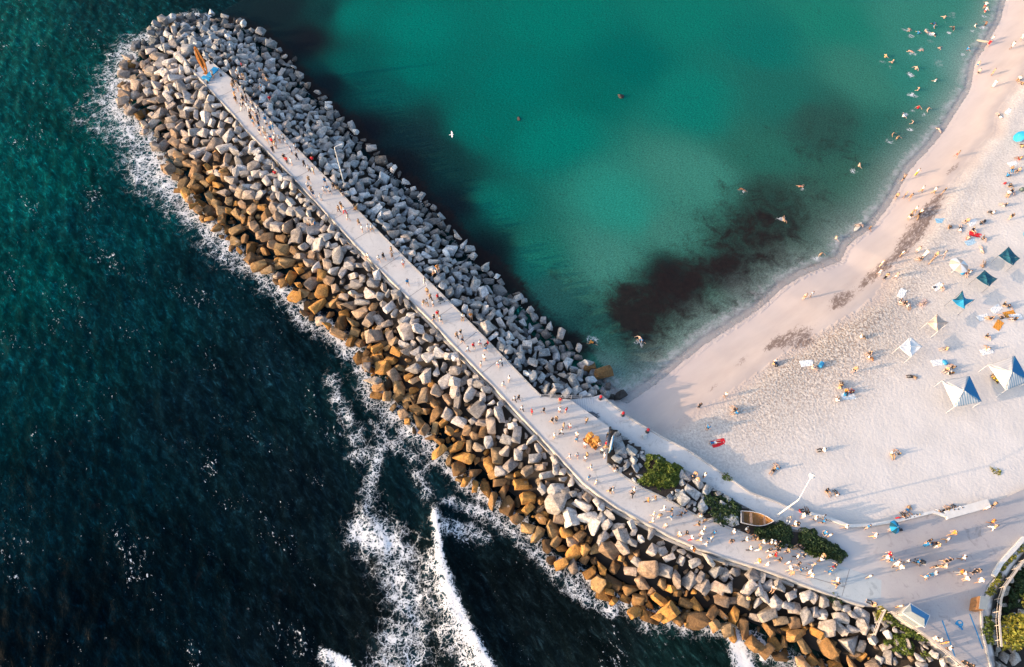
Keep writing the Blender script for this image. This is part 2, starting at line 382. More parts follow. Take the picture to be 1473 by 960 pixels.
# sea-grass beds
GRASS = [[(857,422),(872,408),(885,395),(900,398),(925,392),(940,378),(960,382),(975,366),(1000,362),(1030,352),(1050,350),(1065,358),(1085,350),(1110,356),(1120,375),(1095,392),(1060,402),(1035,412),(1015,428),(990,455),(972,478),(950,505),(928,512),(905,500),(880,498),(868,470),(858,440)],
 [(1028,252),(1045,262),(1060,285),(1082,305),(1072,300),(1050,285),(1036,268)],[(975,352),(990,350),(1003,358),(985,360)],[(1005,345),(1015,343),(1020,352),(1010,355)],
 [(785,385),(795,378),(803,392),(808,412),(798,418),(788,402)],[(1198,315),(1207,312),(1210,325),(1200,330)],[(1060,295),(1110,300),(1130,285),(1120,325),(1080,335),(1055,320)],
 [(1085,335),(1125,325),(1150,335),(1130,350),(1095,355)]]
GW = [1.0,0.8,0.9,0.9,0.8,0.9,0.5,0.5]
weed = np.zeros(WX.shape)
for pg, wgt in zip(GRASS, GW):
    s_ = sdf(WX, WY, atl(pg)); weed = np.maximum(weed, wgt*np.maximum(1-sstep(s_, -4.2, 2.2), 0.0)*(0.62+0.6*vnoise(WX, WY, 0.22, 71)))
for c_, rx_, ry_, an_, am_ in [((1010,400),20,8,28,.46),((1090,330),13,8,40,.60),((1150,300),9,5,30,.30),((930,450),10,7,20,.5),((1180,215),12,8,20,.30),((1060,440),12,4,30,.34)]:
    q = at(*c_); ca, sa = cos(radians(an_)), sin(radians(an_)); u_ = (WX-q[0])*ca+(WY-q[1])*sa; v_ = -(WX-q[0])*sa+(WY-q[1])*ca
    weed = np.maximum(weed, am_*np.exp(-(u_/rx_)**2-(v_/ry_)**2)+.25*weed)
weed = np.clip(weed, 0, 1.15)
# dark strip along the sheltered side: weed, stones and the breakwater's shade painted in
dl = dist_line(WX, WY, wl[:len(W_LEE)]); weed = np.maximum(weed, (1.0-sstep(dl+2.5*(vnoise(WX, WY, 0.3, 9)-0.5), 0.8, 4.2))*lag*sstep(dSH, 2, 7))
# foam
def fline(pts, widths, amp=1.0, side=0):
    P = atl(pts); d, tt = dist_line(WX, WY, P, ret_t=True); wd = np.interp(tt, range(len(pts)), widths)
    if side:
        i = np.clip(tt.astype(int), 0, len(P)-2); e = P[i+1]-P[i]; s_ = e[..., 0]*(WY-P[i][..., 1])-e[..., 1]*(WX-P[i][..., 0])
        wd = np.where(s_*side > 0, wd, wd*0.12)
    return amp*np.exp(-(d/wd)**2)
tipw = np.interp(tWL, [0, 14, 15, 17, 18, 20, 22, 25, 27, 30, 32, 34, 36, 38, 40, 44, 46, 49, 51], [0.01, .3, 1.0, 2.2, 5.0, 7.0, 8.0, 7.0, 5.2, 4.0, 2.8, 3.2, 4.4, 3.6, 2.0, 1.9, 2.4, 2.2, 1.6])
foam = 0.74*np.exp(-(dWL/(tipw*(0.55+0.75*vnoise(WX, WY, 0.12, 51))+.05))**2)*sea*(0.75+0.4*vnoise(WX, WY, 0.2, 52))
CREST = [(628,742),(634,775),(640,812),(652,850),(668,890),(690,925),(712,968),(722,990)]
for f_ in [fline(CREST, [0.8, 1.0, 1.6, 1.8, 1.7, 1.7, 1.9, 2.0], 1.15, -1),
           fline(CREST[2:], [5.0, 5.5, 5.5, 5.0, 5.5, 5.5], 0.60, -1),
           fline([(545,640),(532,700),(528,745),(545,775),(565,800),(580,840),(590,890),(580,930),(575,970)], [1.0, 1.3, 2.2, 3.4, 3.6, 3.6, 3.8, 4.4, 5.0], 0.58),
           fline([(520,765),(545,775),(560,785)], [2.2, 3, 2.2], 0.85),
           fline([(520,545),(540,590),(555,625),(590,650),(610,690),(628,742)], [1.8, 1.6, 2.0, 2.2, 1.6, 1.0], 0.44),
           fline([(475,545),(500,600),(520,660),(545,640)], [1.5, 1.5, 2.0, 2.0], 0.5),
           fline([(640,720),(690,735),(730,760),(770,795),(830,850),(880,878)], [0.8, 1.2, 1.2, 1.2, 1.4, 1.2], 0.62),
           fline([(640,760),(680,765),(700,775)], [1.4, 1.4, 1.0], 0.60),
           fline([(478,938),(500,950),(514,968),(520,990)], [1.4, 1.7, 1.8, 2], 1.15, -1),
           fline([(1050,902),(1062,925),(1070,950),(1074,980)], [0.9, 1.2, 1.2, 1.2], 1.15),
           fline([(1060,905),(1095,920),(1104,930),(1098,945)], [1.2, 1.2, 1.3, 0.6], 1.05),
           fline([(935,880),(985,895),(1050,903)], [1.5, 1.5, 1.2], 0.75),
           fline([(195,105),(175,115),(165,150),(190,195)], [2.4, 2.8, 2.6, 2.4], 0.70),
           fline([(215,45),(240,32),(275,22),(320,28),(335,40)], [1.3, 1.6, 1.6, 1.2, 0.8], 0.72)]:
    foam = np.maximum(foam, f_*sea)
PW = """854,494,m,o|918,492,u,n|925,491,m,b|1069,273.5,m,n|1150,269,m,n|1127,315,m,n|1198,349,u,n|1176.6,372,u,t|1299,166,m,w|1315.7,162,u,r|1329.7,165,u,t|1308,183.5,u,n|1279.7,200,u,n|1286.5,205,u,t|1352,188.7,m,n|1231,245,u,n|1246,335,u,n|1236,325,l,n|1413.7,21,u,w
1413.7,40.7,u,n|1397.7,44,u,w|1341.4,35,m,b|1354,32.8,u,n|1307.4,45,m,n|1331.7,45.7,m,n|1339,45.5,u,b|1344,51,m,w|1366,48.7,u,k|1316.6,55,u,b|1311,75,m,n|1323.7,73.5,m,n|1352,69,m,n|1386.7,78,u,b|1269.3,88.6,u,t|1279.4,97,u,n|1313,105.7,u,n|1340.7,123.6,u,w|1316,136.4,u,n|1423,62,w,w|1419,68,w,r|1403,98,s,n|1404,109,s,n"""
for row in PW.replace('\n', '|').split('|'):
    a_ = row.split(','); q = at(float(a_[0]), float(a_[1])); ox, oy = rw0.uniform(-.6, .6, 2)
    if a_[2] in 'mu': foam = np.maximum(foam, rw0.uniform(.35, .85)*np.exp(-(((WX-q[0]-ox)/rw0.uniform(.5, 1.1))**2+((WY-q[1]-oy)/rw0.uniform(.4, .9))**2))*lag)
dead = fline([(865,535),(872,555),(893,575)], [2.0, 2.4, 2.0], 0.5)
# wash where the lagoon laps the sand
wash = np.exp(-((dSH)/2.8)**2)*lag
for (c, rr) in [((1370,22),14),((1352,92),16),((1338,60),8),((1210,352),10),((880,545),12)]:
    q = at(*c); rr = rr/8.5; wash = np.maximum(wash, 0.55*np.exp(-((WX-q[0])**2+(WY-q[1])**2)/rr**2))
wash_n = wash*(0.6+0.8*vnoise(WX, WY, 0.9, 77))
LAND = inside(WX, WY, land_poly)
foam = foam*np.where(LAND, np.exp(-dWL/1.1), 1.0)
shal = np.where(LAND, 0.0, sstep(dSH, 0.0, 2.2)); shal = np.where(lag > 0, shal, 1.0); shal = np.where((tWL < 51) & (dWL < dSH), 1.0, shal)
# moderate sand clouding near shore
cl = np.exp(-(dSH/4.5)**2)*lag*(dWL > 2)
wcol = wcol*(1-sea[..., None]*np.array([0.6, 0.16, 0.18]))
wcol = wcol*(1-0.75*cl[..., None]) + 0.75*cl[..., None]*np.array([0.20, 0.25, 0.235])
# waves, real displacement
Z = np.zeros(WX.shape)
rw = np.random.default_rng(5)
for k in range(34):
    lam = 0.85*1.145**(k % 17)*(1+0.3*rw.random()); a = radians(rw.normal(36, 26)); ph = rw.random()*6.28
    amp = 0.0062*lam**0.62*(0.5+rw.random())
    kx, ky = cos(a)*2*pi/lam, sin(a)*2*pi/lam
    s_ = np.sin(kx*WX+ky*WY+ph + 1.5*vnoise(WX, WY, 0.07, 60+k, 1)*3)
    Z += amp*(1-2*np.abs(s_))*0.75
damp = np.where(sea > 0, 0.25+0.75*sstep(dWL, 0, 12), 0.13*sstep(dSH, 0, 12)+0.008)
fade = np.where((np.abs(WX) > 111) | (WY > 139) | (WY < -5), 0.0, 1.0)
crest = Z.copy()
Z = Z*damp*fade
Z += (0.75*fline(CREST, [1.5, 1.8, 2.4, 2.6, 2.6, 2.6, 2.8, 2.8])+0.16*np.clip(foam, 0, 1)*vnoise(WX, WY, 1.2, 90))*sea*fade
Z -= 0.0*dWL
cr = sstep(crest/crest.std(), 0.9, 2.6)*sea*sstep(dWL, 2, 10)
t = NT('sea_water'); g = t.geo()
base = t.attr('wcol')
base = t.mix(t.math('MULTIPLY', t.attr('crest', 'Fac'), 0.55), base, t.mix(1.0, base, (1.6, 2.6, 2.4), 'MULTIPLY'))
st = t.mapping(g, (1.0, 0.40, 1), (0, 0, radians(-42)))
lum = t.mix(1.0, t.ramp(t.noise(st, 1.35, 8, 0.80, 0.5), [(0.32, 0.45), (0.5, 0.85), (0.60, 2.0), (0.70, 6.5)]), t.ramp(t.noise(t.mapping(g, (1, 0.40, 1), (0, 0, radians(-48))), 0.17, 5, 0.65), [(0.3, 0.6), (0.7, 1.7)]), 'MULTIPLY')  # crest and glint brightness multiplied into the sea colour
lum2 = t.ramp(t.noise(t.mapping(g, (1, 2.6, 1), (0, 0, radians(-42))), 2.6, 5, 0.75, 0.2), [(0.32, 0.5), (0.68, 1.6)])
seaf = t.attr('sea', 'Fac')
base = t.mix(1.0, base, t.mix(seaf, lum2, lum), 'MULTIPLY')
# weed beds and the partly shade-painted sheltered strip, ragged edges
wn = t.noise(g, 0.36, 10, 0.76, 0.5)
wf = t.sm(t.math('ADD', t.math('MULTIPLY', t.attr('weed', 'Fac'), 1.25), t.math('MULTIPLY', t.math('SUBTRACT', wn, 0.5), 2.7)), 0.18, 1.15)
base = t.mix(t.math('MULTIPLY', wf, 0.95), base, t.mix(t.noise(g, 1.4, 5), (0.006, 0.007, 0.009), (0.024, 0.016, 0.016)))
# foam: a lacy web where thin, solid where thick
warp = t.mix(0.13, g, t.noise(g, 1.1, 4, 0.6, 0, True), 'ADD')
dn = t.N('ShaderNodeVectorMath'); dn.operation = 'MULTIPLY_ADD'
t.L(t.noise(g, 0.8, 5, 0.65, 0, True), dn.inputs[0]); dn.inputs[1].default_value = (2.6, 2.6, 2.6); t.L(g, dn.inputs[2])
v1 = t.voro(dn.outputs[0], 0.62, 'DISTANCE_TO_EDGE'); v2 = t.voro(dn.outputs[0], 1.6, 'DISTANCE_TO_EDGE')
web = t.math('MAXIMUM', t.sm(v1, 0.11, 0.0), t.math('MULTIPLY', t.sm(v2, 0.22, 0.0), 0.8))
br = t.noise(g, 0.55, 6, 0.7, 0.5); fine = t.noise(g, 5.0, 4, 0.7)
fo = t.attr('foam', 'Fac')
sc_ = t.math('ADD', t.math('MULTIPLY', fo, 1.55), t.math('ADD', t.math('MULTIPLY', web, 1.05), t.math('ADD', t.math('MULTIPLY', t.math('SUBTRACT', br, 0.5), 2.0), t.math('MULTIPLY', t.math('SUBTRACT', fine, 0.5), 0.45))))
ff = t.math('MULTIPLY', t.sm(sc_, 1.25, 1.95), t.sm(fo, 0.05, 0.3))
# whitecaps and sun glints far from shore, both painted as white specks
w1 = t.noise(t.mapping(g, (1.0, 0.38, 1), (0, 0, radians(-45))), 0.22, 4, 0.65); w2 = t.noise(t.mapping(g, (1.3, 0.65, 1), (0, 0, radians(-40))), 2.4, 4, 0.75, 0.5)
wc = t.sm(t.math('ADD', t.math('ADD', t.math('MULTIPLY', w1, 0.75), w2), t.math('MULTIPLY', t.attr('crest', 'Fac'), 0.24)), 1.06, 1.145)
wc = t.math('MULTIPLY', wc, seaf)
small = t.math('MULTIPLY', t.math('MULTIPLY', t.sm(t.noise(g, 3.5, 4, 0.8, 0.5), 0.66, 0.72), t.attr('reef', 'Fac')), 0.35)
ff = t.math('MAXIMUM', t.math('MAXIMUM', ff, wc), small, True)
wash_f = t.math('MULTIPLY', t.sm(t.math('ADD', t.attr('wash', 'Fac'), t.math('MULTIPLY', t.math('SUBTRACT', t.noise(g, 1.3, 6, 0.7, 0.5), 0.5), 1.3)), 0.35, 1.0), 0.5)
base = t.mix(wash_f, base, (0.50, 0.47, 0.50))
halo = t.math('MULTIPLY', t.sm(t.math('ADD', fo, t.math('SUBTRACT', br, 0.5)), 0.25, 1.0), 0.5)
base = t.mix(halo, base, (0.035, 0.09, 0.12))
base = t.mix(ff, base, (0.66, 0.66, 0.68))
hgt = t.math('ADD', t.noise(t.mapping(g, (1, 0.5, 1), (0, 0, radians(-40))), 2.0, 6, 0.72), t.math('MULTIPLY', ff, 0.25))
bs = t.bump(hgt, 0.55, 0.16)
bl = t.bump(t.noise(t.mapping(g, (1, 2.4, 1), (0, 0, radians(-42))), 2.6, 5, 0.7), 0.8, 0.09)
nm = t.N('ShaderNodeMix'); nm.data_type = 'VECTOR'; t.L(seaf, nm.inputs[0]); t.L(bl, nm.inputs[4]); t.L(bs, nm.inputs[5])
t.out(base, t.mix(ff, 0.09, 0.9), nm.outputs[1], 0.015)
t.b.inputs['IOR'].default_value = 1.33; t.b.subsurface_method = 'BURLEY'
t.L(t.math('MULTIPLY', t.math('SUBTRACT', 1.0, ff), t.math('SUBTRACT', 0.42, t.math('MULTIPLY', seaf, 0.38))), t.b.inputs['Subsurface Weight']); t.b.inputs['Subsurface Radius'].default_value = (0.6, 1.0, 1.0); t.b.inputs['Subsurface Scale'].default_value = 1.3
tr = t.N('ShaderNodeBsdfTransparent'); ms = t.N('ShaderNodeMixShader')
alpha = t.math('MAXIMUM', t.sm(t.math('ADD', t.attr('deep', 'Fac'), t.math('MULTIPLY', t.math('SUBTRACT', t.noise(g, 0.9, 5, 0.6), 0.5), 0.7)), 0.12, 0.95), t.math('MULTIPLY', wash_f, 0.9))
t.L(alpha, ms.inputs[0]); t.L(tr.outputs[0], ms.inputs[1]); t.L(t.b.outputs[0], ms.inputs[2])
t.L(ms.outputs[0], t.n['Material Output'].inputs['Surface'])
reef = np.zeros(WX.shape)
for (c, rr) in [((900,900),110),((780,860),90),((560,850),60),((700,830),60),((460,800),40),((1000,940),60)]:
    q = at(*c); rr = rr/12.0; reef = np.maximum(reef, np.exp(-((WX-q[0])**2+(WY-q[1])**2)/rr**2))
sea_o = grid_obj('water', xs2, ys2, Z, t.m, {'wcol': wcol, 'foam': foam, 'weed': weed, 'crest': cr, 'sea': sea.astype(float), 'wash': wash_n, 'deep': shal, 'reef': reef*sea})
tag(sea_o, kind='structure')
# ------------------------------------------------------------------ paving
def concrete(name, c1, c2, sc=0.35, joints=None):
    t = NT(name); g = t.geo()
    c = t.mix(t.ramp(t.noise(g, sc, 6, 0.65), [(0.3, 0.0), (0.7, 1.0)]), c1, c2)
    c = t.mix(t.math('MULTIPLY', t.sm(t.noise(g, 6, 4, 0.7), 0.52, 0.72), 0.4), c, tuple(x*0.7 for x in c1))
    st = t.math('MULTIPLY', t.sm(t.noise(g, 0.7, 7, 0.75, 1.0), 0.54, 0.66), 0.55)
    c = t.mix(st, c, tuple(x*0.55 for x in c1))
    return t.out(c, 0.88, t.bump(t.noise(g, 9, 5, 0.7), 0.25, 0.03), 0.25)
m_path = concrete('path_concrete', (0.44, 0.425, 0.425), (0.53, 0.51, 0.505))
m_ramp = concrete('ramp_concrete', (0.48, 0.465, 0.465), (0.56, 0.545, 0.54))
m_plaza = concrete('plaza_asphalt', (0.33, 0.31, 0.325), (0.40, 0.375, 0.375), 0.22)
_t = NT.__new__(NT); _t.m = m_plaza; _t.t = m_plaza.node_tree; _t.n = _t.t.nodes; _t.b = _t.n['Principled BSDF']
_src = _t.b.inputs['Base Color'].links[0].from_socket; _sx = _t.N('ShaderNodeSeparateXYZ'); _t.L(_t.geo(), _sx.inputs[0])
_f = _t.sm(_t.math('ADD', _sx.outputs[0], _t.math('MULTIPLY', _t.noise(_t.geo(), 0.3, 4), 5.0)), float(onS((1235,800))[0]), float(onS((1340,800))[0]))
_t.L(_t.mix(_f, (0.46, 0.445, 0.45), _src), _t.b.inputs['Base Color'])
m_slab = concrete('slab_concrete', (0.36, 0.40, 0.43), (0.42, 0.455, 0.48), 0.6)
m_kerb = concrete('kerb_concrete', (0.34, 0.32, 0.31), (0.46, 0.44, 0.42), 1.5)
def pave(name, pts, h, m, dz=0.0):
    b = MB(); b.prism([(p[0], p[1], p[2]+dz) for p in pts], h); o = b.build(name, m); tag(o, kind='structure'); return o
def sheet(name, pts2, m, zf, dz=0.006, kind='structure'):
    b = MB(); from mathutils.geometry import tessellate_polygon
    P = [(p[0], p[1], float(zf(p[0]))+dz) for p in pts2]
    tri = tessellate_polygon([[Vector((p[0], p[1], 0)) for p in P]]); fs = []
    for q in tri:
        a, b_, c = [P[i] for i in q]; up = (b_[0]-a[0])*(c[1]-a[1])-(b_[1]-a[1])*(c[0]-a[0]) > 0
        fs.append(q if up else q[::-1])
    b.add(P, fs); o = b.build(name, m); tag(o, kind=kind); return o
def densify(P, step=1.5):
    out = []
    for i in range(len(P)):
        a = np.array(P[i]); b = np.array(P[(i+1) % len(P)]); n = max(1, int(np.linalg.norm(b-a)/step))
        for k in range(n):
            q = a+(b-a)*k/n; out.append((q[0], q[1], q[2]))
    return out
pave('path', path_w, 1.0, m_path)
pave('ramp', ramp_w, 2.4, m_ramp)
pave('plaza', plaza_w, 0.9, m_plaza, 0.003)
def strip(b, line, off0, off1, z0, z1, mi=0):
    """a low wall / kerb solid along a 3-D line: lateral offsets off0..off1, heights z0..z1 above it"""
    P = [Vector(p) for p in line]; rows = []
    for i, p in enumerate(P):
        tdir = (P[min(i+1, len(P)-1)]-P[max(i-1, 0)]); tdir.z = 0; tdir.normalize(); n = Vector((-tdir.y, tdir.x, 0))
        rows.append([p+n*off0+Vector((0, 0, z0)), p+n*off0+Vector((0, 0, z1)), p+n*off1+Vector((0, 0, z1)), p+n*off1+Vector((0, 0, z0))])
    vs = [q for r in rows for q in r]; fs = []
    for i in range(len(P)-1):
        for k in range(4): fs.append((i*4+k, (i+1)*4+k, (i+1)*4+(k+1) % 4, i*4+(k+1) % 4))
    fs += [(3, 2, 1, 0), tuple((len(P)-1)*4+k for k in range(4))]
    b.add(vs, fs, mi)
# kerbs on both edges of the breakwater walk, and the lower footing on the sea side
b = MB(); strip(b, sea_w, 0.02, -0.14, -0.6, 0.07); tag(b.build('kerb', m_kerb), kind='structure')
b = MB(); strip(b, sea_w[3:-3], -0.15, -0.42, -1.4, -0.75); tag(b.build('footing', m_kerb), kind='structure')
b = MB(); strip(b, lee_w, 0.02, 0.16, -0.6, 0.08); tag(b.build('kerb', m_kerb), kind='structure')
b = MB(); strip(b, in_w, 0.02, 0.18, -0.3, 0.12); tag(b.build('kerb', m_kerb), kind='structure')
b = MB(); strip(b, ramp_w[2:10], 0.02, -0.16, -1.8, 0.10); tag(b.build('kerb', m_kerb), kind='structure')
b = MB(); strip(b, [plaza_w[i]+np.array([0, 0, .0]) for i in range(1, 8)], 0.02, 0.34, -0.5, 0.34)
tag(b.build('beach_wall', plain('white_render', (0.60, 0.58, 0.56), 0.8, 0.12, 2)), 'low white wall dividing the beach sand from the plaza', 'wall')
# joints across the walk
b = MB()
jm = plain('joint_dark', (0.19, 0.18, 0.18), 0.9, 0.1)
Ls = [Vector(p) for p in sea_w]; Rs = [Vector(p) for p in lee_w]
def arc(P):
    d = [0]
    for i in range(1, len(P)): d.append(d[-1]+(P[i]-P[i-1]).length)
    return d
def pt(P, D, s):
    for i in range(1, len(P)):
        if s <= D[i]: return P[i-1].lerp(P[i], (s-D[i-1])/(D[i]-D[i-1]))
    return P[-1]
DL, DR = arc(Ls), arc(Rs)
s_ = 9.0
while s_ < DR[-1]-4:
    p = pt(Rs, DR, s_); q = min((pt(Ls, DL, k*0.25) for k in range(int(DL[-1]*4))), key=lambda v: (v-p).length)
    dirv = (q-p).normalized(); n = Vector((-dirv.y, dirv.x, 0))*0.035
    zz = Vector((0, 0, 0.005)); a_ = p+dirv*0.16; c_ = q-dirv*0.05
    b.add([a_-n+zz, c_-n+zz, c_+n+zz, a_+n+zz], [(0, 1, 2, 3)]); s_ += 6.3 if int(s_*7) % 3 else 5.1
tag(b.build('path_joints', jm), kind='structure')
# slab patch at the landward end of the walk
SLAB = [(1172,812),(1202,812),(1232,822),(1268,835),(1267,860),(1246,869),(1216,861),(1176,846),(1152,838)]
sheet('paving_slab', [onS(p)[:2] for p in SLAB], m_slab, S, 0.009)
b = MB()
for a_, c_ in [((1222,819),(1211,858)),((1150,826),(1216,845))]:
    p, q = Vector(onS(a_)), Vector(onS(c_)); d_ = (q-p).normalized(); n = Vector((-d_.y, d_.x, 0))*0.03; zz = Vector((0, 0, 0.014))
    b.add([p-n+zz, q-n+zz, q+n+zz, p+n+zz], [(0, 1, 2, 3)])
tag(b.build('paving_joints', jm), kind='structure')
# boardwalk patch at the top of the ramp: ribbed concrete
t = NT('ribbed_deck'); g = t.geo()
wv = t.N('ShaderNodeTexWave'); wv.inputs['Scale'].default_value = 1.1; wv.inputs['Distortion'].default_value = 0.6; t.L(t.mapping(g, (1, 0.12, 1), (0, 0, radians(-6))), wv.inputs['Vector'])
m_deck = t.out(t.mix(wv.outputs['Fac'], (0.42, 0.42, 0.44), (0.54, 0.53, 0.54)), 0.9, t.bump(wv.outputs['Fac'], 0.3, 0.05))
def rz_(p):
    z = 3.7
    for _ in range(4):
        q = at(p[0], p[1], z); z = float(rampz(q[0]))
    return np.array([q[0], q[1], z])
DECK = [rz_(p) for p in [(824,576),(853,573),(858,588),(866,598),(846,599)]]
sheet('ribbed_deck', [p[:2] for p in DECK], m_deck, rampz, 0.02)
# blue parking bay paint
m_blue = plain('blue_paint', (0.015, 0.20, 0.42), 0.6, 0.3, 9)
def pline(b, pts, w_, dz=0.012):
    P = [Vector(onS(p)) for p in pts]
    for i in range(len(P)-1):
        d_ = (P[i+1]-P[i]).normalized(); n = Vector((-d_.y, d_.x, 0))*w_/2; zz = Vector((0, 0, dz+0.001*(i % 2)))
        b.add([P[i]-n+zz-d_*.02, P[i+1]-n+zz+d_*.02, P[i+1]+n+zz+d_*.02, P[i]+n+zz-d_*.02], [(0, 1, 2, 3)])
b = MB(); pline(b, [(1355.3,893),(1364,917),(1374.7,948.5)], 0.13); tag(b.build('bay_line', m_blue), kind='structure')
b = MB(); pline(b, [(1395,883.5),(1404,907),(1413.6,933.5)], 0.13); tag(b.build('bay_line', m_blue), kind='structure')
b = MB()
cc = (1380, 897.5)
ring = [(cc[0]+4.6*cos(a), cc[1]+4.6*sin(a)) for a in np.linspace(radians(-170), radians(100), 18)]
pline(b, ring, 0.12); pline(b, [(1374,897),(1378,898.5),(1381,901),(1384.5,906)], 0.2, 0.016); pline(b, [(1376,895),(1379,900)], 0.22, 0.020); pline(b, [(1380,899),(1384,898)], 0.12, 0.024)
tag(b.build('bay_symbol', m_blue), kind='structure')
# raised white step at the corner of beach and plaza
P0 = [onS(p) for p in [(1356,736.5),(1361,748),(1424,730.5),(1418,719),(1400,727)]]
b = MB(); b.prism([(p[0], p[1], p[2]+0.32) for p in P0[:4]], 0.6)
tag(b.build('stone_bench', plain('white_render', (0.6, .58, .56))), 'long white bench platform at the corner of beach wall and plaza', 'bench')
# ------------------------------------------------------------------ boulders
def rock_variant(seed):
    r = np.random.default_rng(seed); n = r.integers(11, 19)
    v = r.normal(size=(n, 3)); v /= np.linalg.norm(v, axis=1)[:, None]
    p = np.sign(v)*np.abs(v)**0.42; p /= np.abs(p).max(1)[:, None]**0.55
    p *= np.array([1.0+0.28*r.random(), 0.72+0.25*r.random(), 0.62+0.28*r.random()])
    bm = bmesh.new(); [bm.verts.new(q) for q in p]
    res = bmesh.ops.convex_hull(bm, input=bm.verts)
    bmesh.ops.delete(bm, geom=[e for e in bm.verts if not e.link_faces], context='VERTS')
    bmesh.ops.dissolve_limit(bm, angle_limit=radians(16), verts=bm.verts, edges=bm.edges)
    bmesh.ops.bevel(bm, geom=bm.edges[:], offset=0.04, segments=2, affect='EDGES', clamp_overlap=True, profile=0.5)
    bmesh.ops.triangulate(bm, faces=bm.faces)
    bmesh.ops.subdivide_edges(bm, edges=[e for e in bm.edges if e.calc_length() > 0.33], cuts=1, use_grid_fill=True)
    bmesh.ops.triangulate(bm, faces=bm.faces)
    off = Vector((seed*3.1, seed*1.7, 0))
    for q in bm.verts:
        nz = mnoise.noise(q.co*1.6+off)*0.16+mnoise.noise(q.co*4+off)*0.09; q.co += q.co.normalized()*nz
    bm.verts.index_update()
    vs = np.array([q.co[:] for q in bm.verts]); fs = np.array([[q.index for q in f.verts] for f in bm.faces], int); bm.free()
    vs -= (vs.max(0)+vs.min(0))/2
    vs /= (np.abs(vs[:, :2]).max())
    return vs, fs
VAR = [rock_variant(s) for s in range(30)]
t = NT('boulder_stone'); g = t.geo(); tint = t.attr('tint')
n1 = t.noise(g, 1.3, 7, 0.7, 0.4); n2 = t.noise(g, 5.5, 6, 0.75)
c = t.mix(1.0, tint, t.ramp(n1, [(0.25, 0.42), (0.5, 1.0), (0.8, 1.45)]), 'MULTIPLY')
ck = t.math('ABSOLUTE', t.math('SUBTRACT', t.noise(g, 1.1, 6, 0.7, 1.2), 0.5))
c = t.mix(t.math('MULTIPLY', t.sm(ck, 0.022, 0.0), 0.6), c, (0.03, 0.025, 0.022))
c = t.mix(t.math('MULTIPLY', t.sm(t.noise(g, 0.9, 5, 0.7), 0.60, 0.72), 0.35), c, (0.55, 0.50, 0.45))
c = t.mix(1.0, c, t.ramp(n2, [(0.25, 0.5), (0.5, 1.0), (0.75, 1.35)]), 'MULTIPLY')
m_rock = t.out(c, 0.85, t.bump(t.noise(g, 3.2, 8, 0.78), 0.75, 0.16), 0.3)
m_rock.name = 'boulder_stone'
def rot_m(r):
    a = r.random()*2*pi; b_ = r.normal(0, 0.38); c_ = r.normal(0, 0.38)
    return np.array((Matrix.Rotation(a, 3, 'Z')@Matrix.Rotation(b_, 3, 'X')@Matrix.Rotation(c_, 3, 'Y')))
pave_all = [path2, ramp2, plaza2]
rocks = []   # x, y, z, r, zone
def clear_of_pave(x, y, m):
    P = (np.array([x]), np.array([y]))
    for pg in pave_all:
        if inside(*P, pg)[0]: return False
    return min(dist_line(*P, np.array([q[:2] for q in sea_w]))[0], dist_line(*P, np.array([q[:2] for q in lee_w]))[0], dist_line(*P, np.array([q[:2] for q in in_w]))[0],
               dist_line(*P, ramp2, True)[0], dist_line(*P, plaza2, True)[0]) > m
# pre-compute masks on a fine sample of candidates
rk = np.random.default_rng(3)
def scatter(poly, n, rfun, overlap, zone, zoff, existing, margin=0.0, grow=0.0):
    x0, y0 = poly.min(0)-grow; x1, y1 = poly.max(0)+grow
    C = np.stack([rk.uniform(x0, x1, n), rk.uniform(y0, y1, n)], 1)
    sd_ = sdf(C[:, 0], C[:, 1], poly); C = C[sd_ < grow]
    bad = np.zeros(len(C), bool)
    for pg in pave_all: bad |= inside(C[:, 0], C[:, 1], pg)
    C = C[~bad]
    dpv = np.minimum.reduce([dist_line(C[:, 0], C[:, 1], path2, True), dist_line(C[:, 0], C[:, 1], ramp2, True), dist_line(C[:, 0], C[:, 1], plaza2, True)])
    dww, tt = dist_line(C[:, 0], C[:, 1], wl, ret_t=True)
    for (x, y), dp_, dw_, t_ in zip(C, dpv, dww, tt):
        r_ = rfun(dp_, dw_, t_)
        if r_ is None or dp_ < r_*0.72+margin: continue
        if zone == 'k' and any(hypot(x-a_, y-b_) < c_+r_*.6 for a_, b_, c_ in NOROCK): continue
        if x > XCUT: r_ *= 0.62
        if existing:
            E = EX[:len(existing)]
            if (np.hypot(E[:, 0]-x, E[:, 1]-y) < (E[:, 2]+r_)*overlap).any(): continue
        z = float(gz(x, y))+zoff(r_, dw_)
        EX[len(existing)] = (x, y, r_); existing.append((x, y, z, r_, zone, t_))
EX = np.zeros((12000, 3))
NOROCK = [(*at(1078,746,3.7)[:2], 1.7), (*at(1098,750,3.7)[:2], 1.7), (*at(1118,770,3.6)[:2], 1.9), (*at(1132,772,3.6)[:2], 1.5), (*at(1165,778,3.5)[:2], 1.9), (*at(1185,788,3.5)[:2], 1.9), (*at(1203,798,3.5)[:2], 1.4), (*at(950,682,3.6)[:2], 2.4)]
XCUT = float(at(1252, 890, 3)[0])
def r_big(dp, dw, tt):
    sea_side = tt > len(W_LEE)+1
    if sea_side: return rk.triangular(0.52, 0.70, 1.22) if dp > 1.8 else rk.uniform(0.42, 0.72)
    return rk.triangular(0.40, 0.58, 0.88)
def r_mid(dp, dw, tt):
    return rk.uniform(0.45, 0.72) if tt > len(W_LEE)+1 else rk.uniform(0.36, 0.56)
zo = lambda r, dw: 0.95+0.08*r+rk.uniform(-0.12, 0.22)
scatter(rock_poly, 22000, r_big, 0.74, 'g', zo, rocks, 0.3, 0.7)
scatter(rock_poly, 22000, r_mid, 0.76, 'g', lambda r, dw: 0.55+rk.uniform(-0.3, 0.2), rocks, 0.3, 0.9)
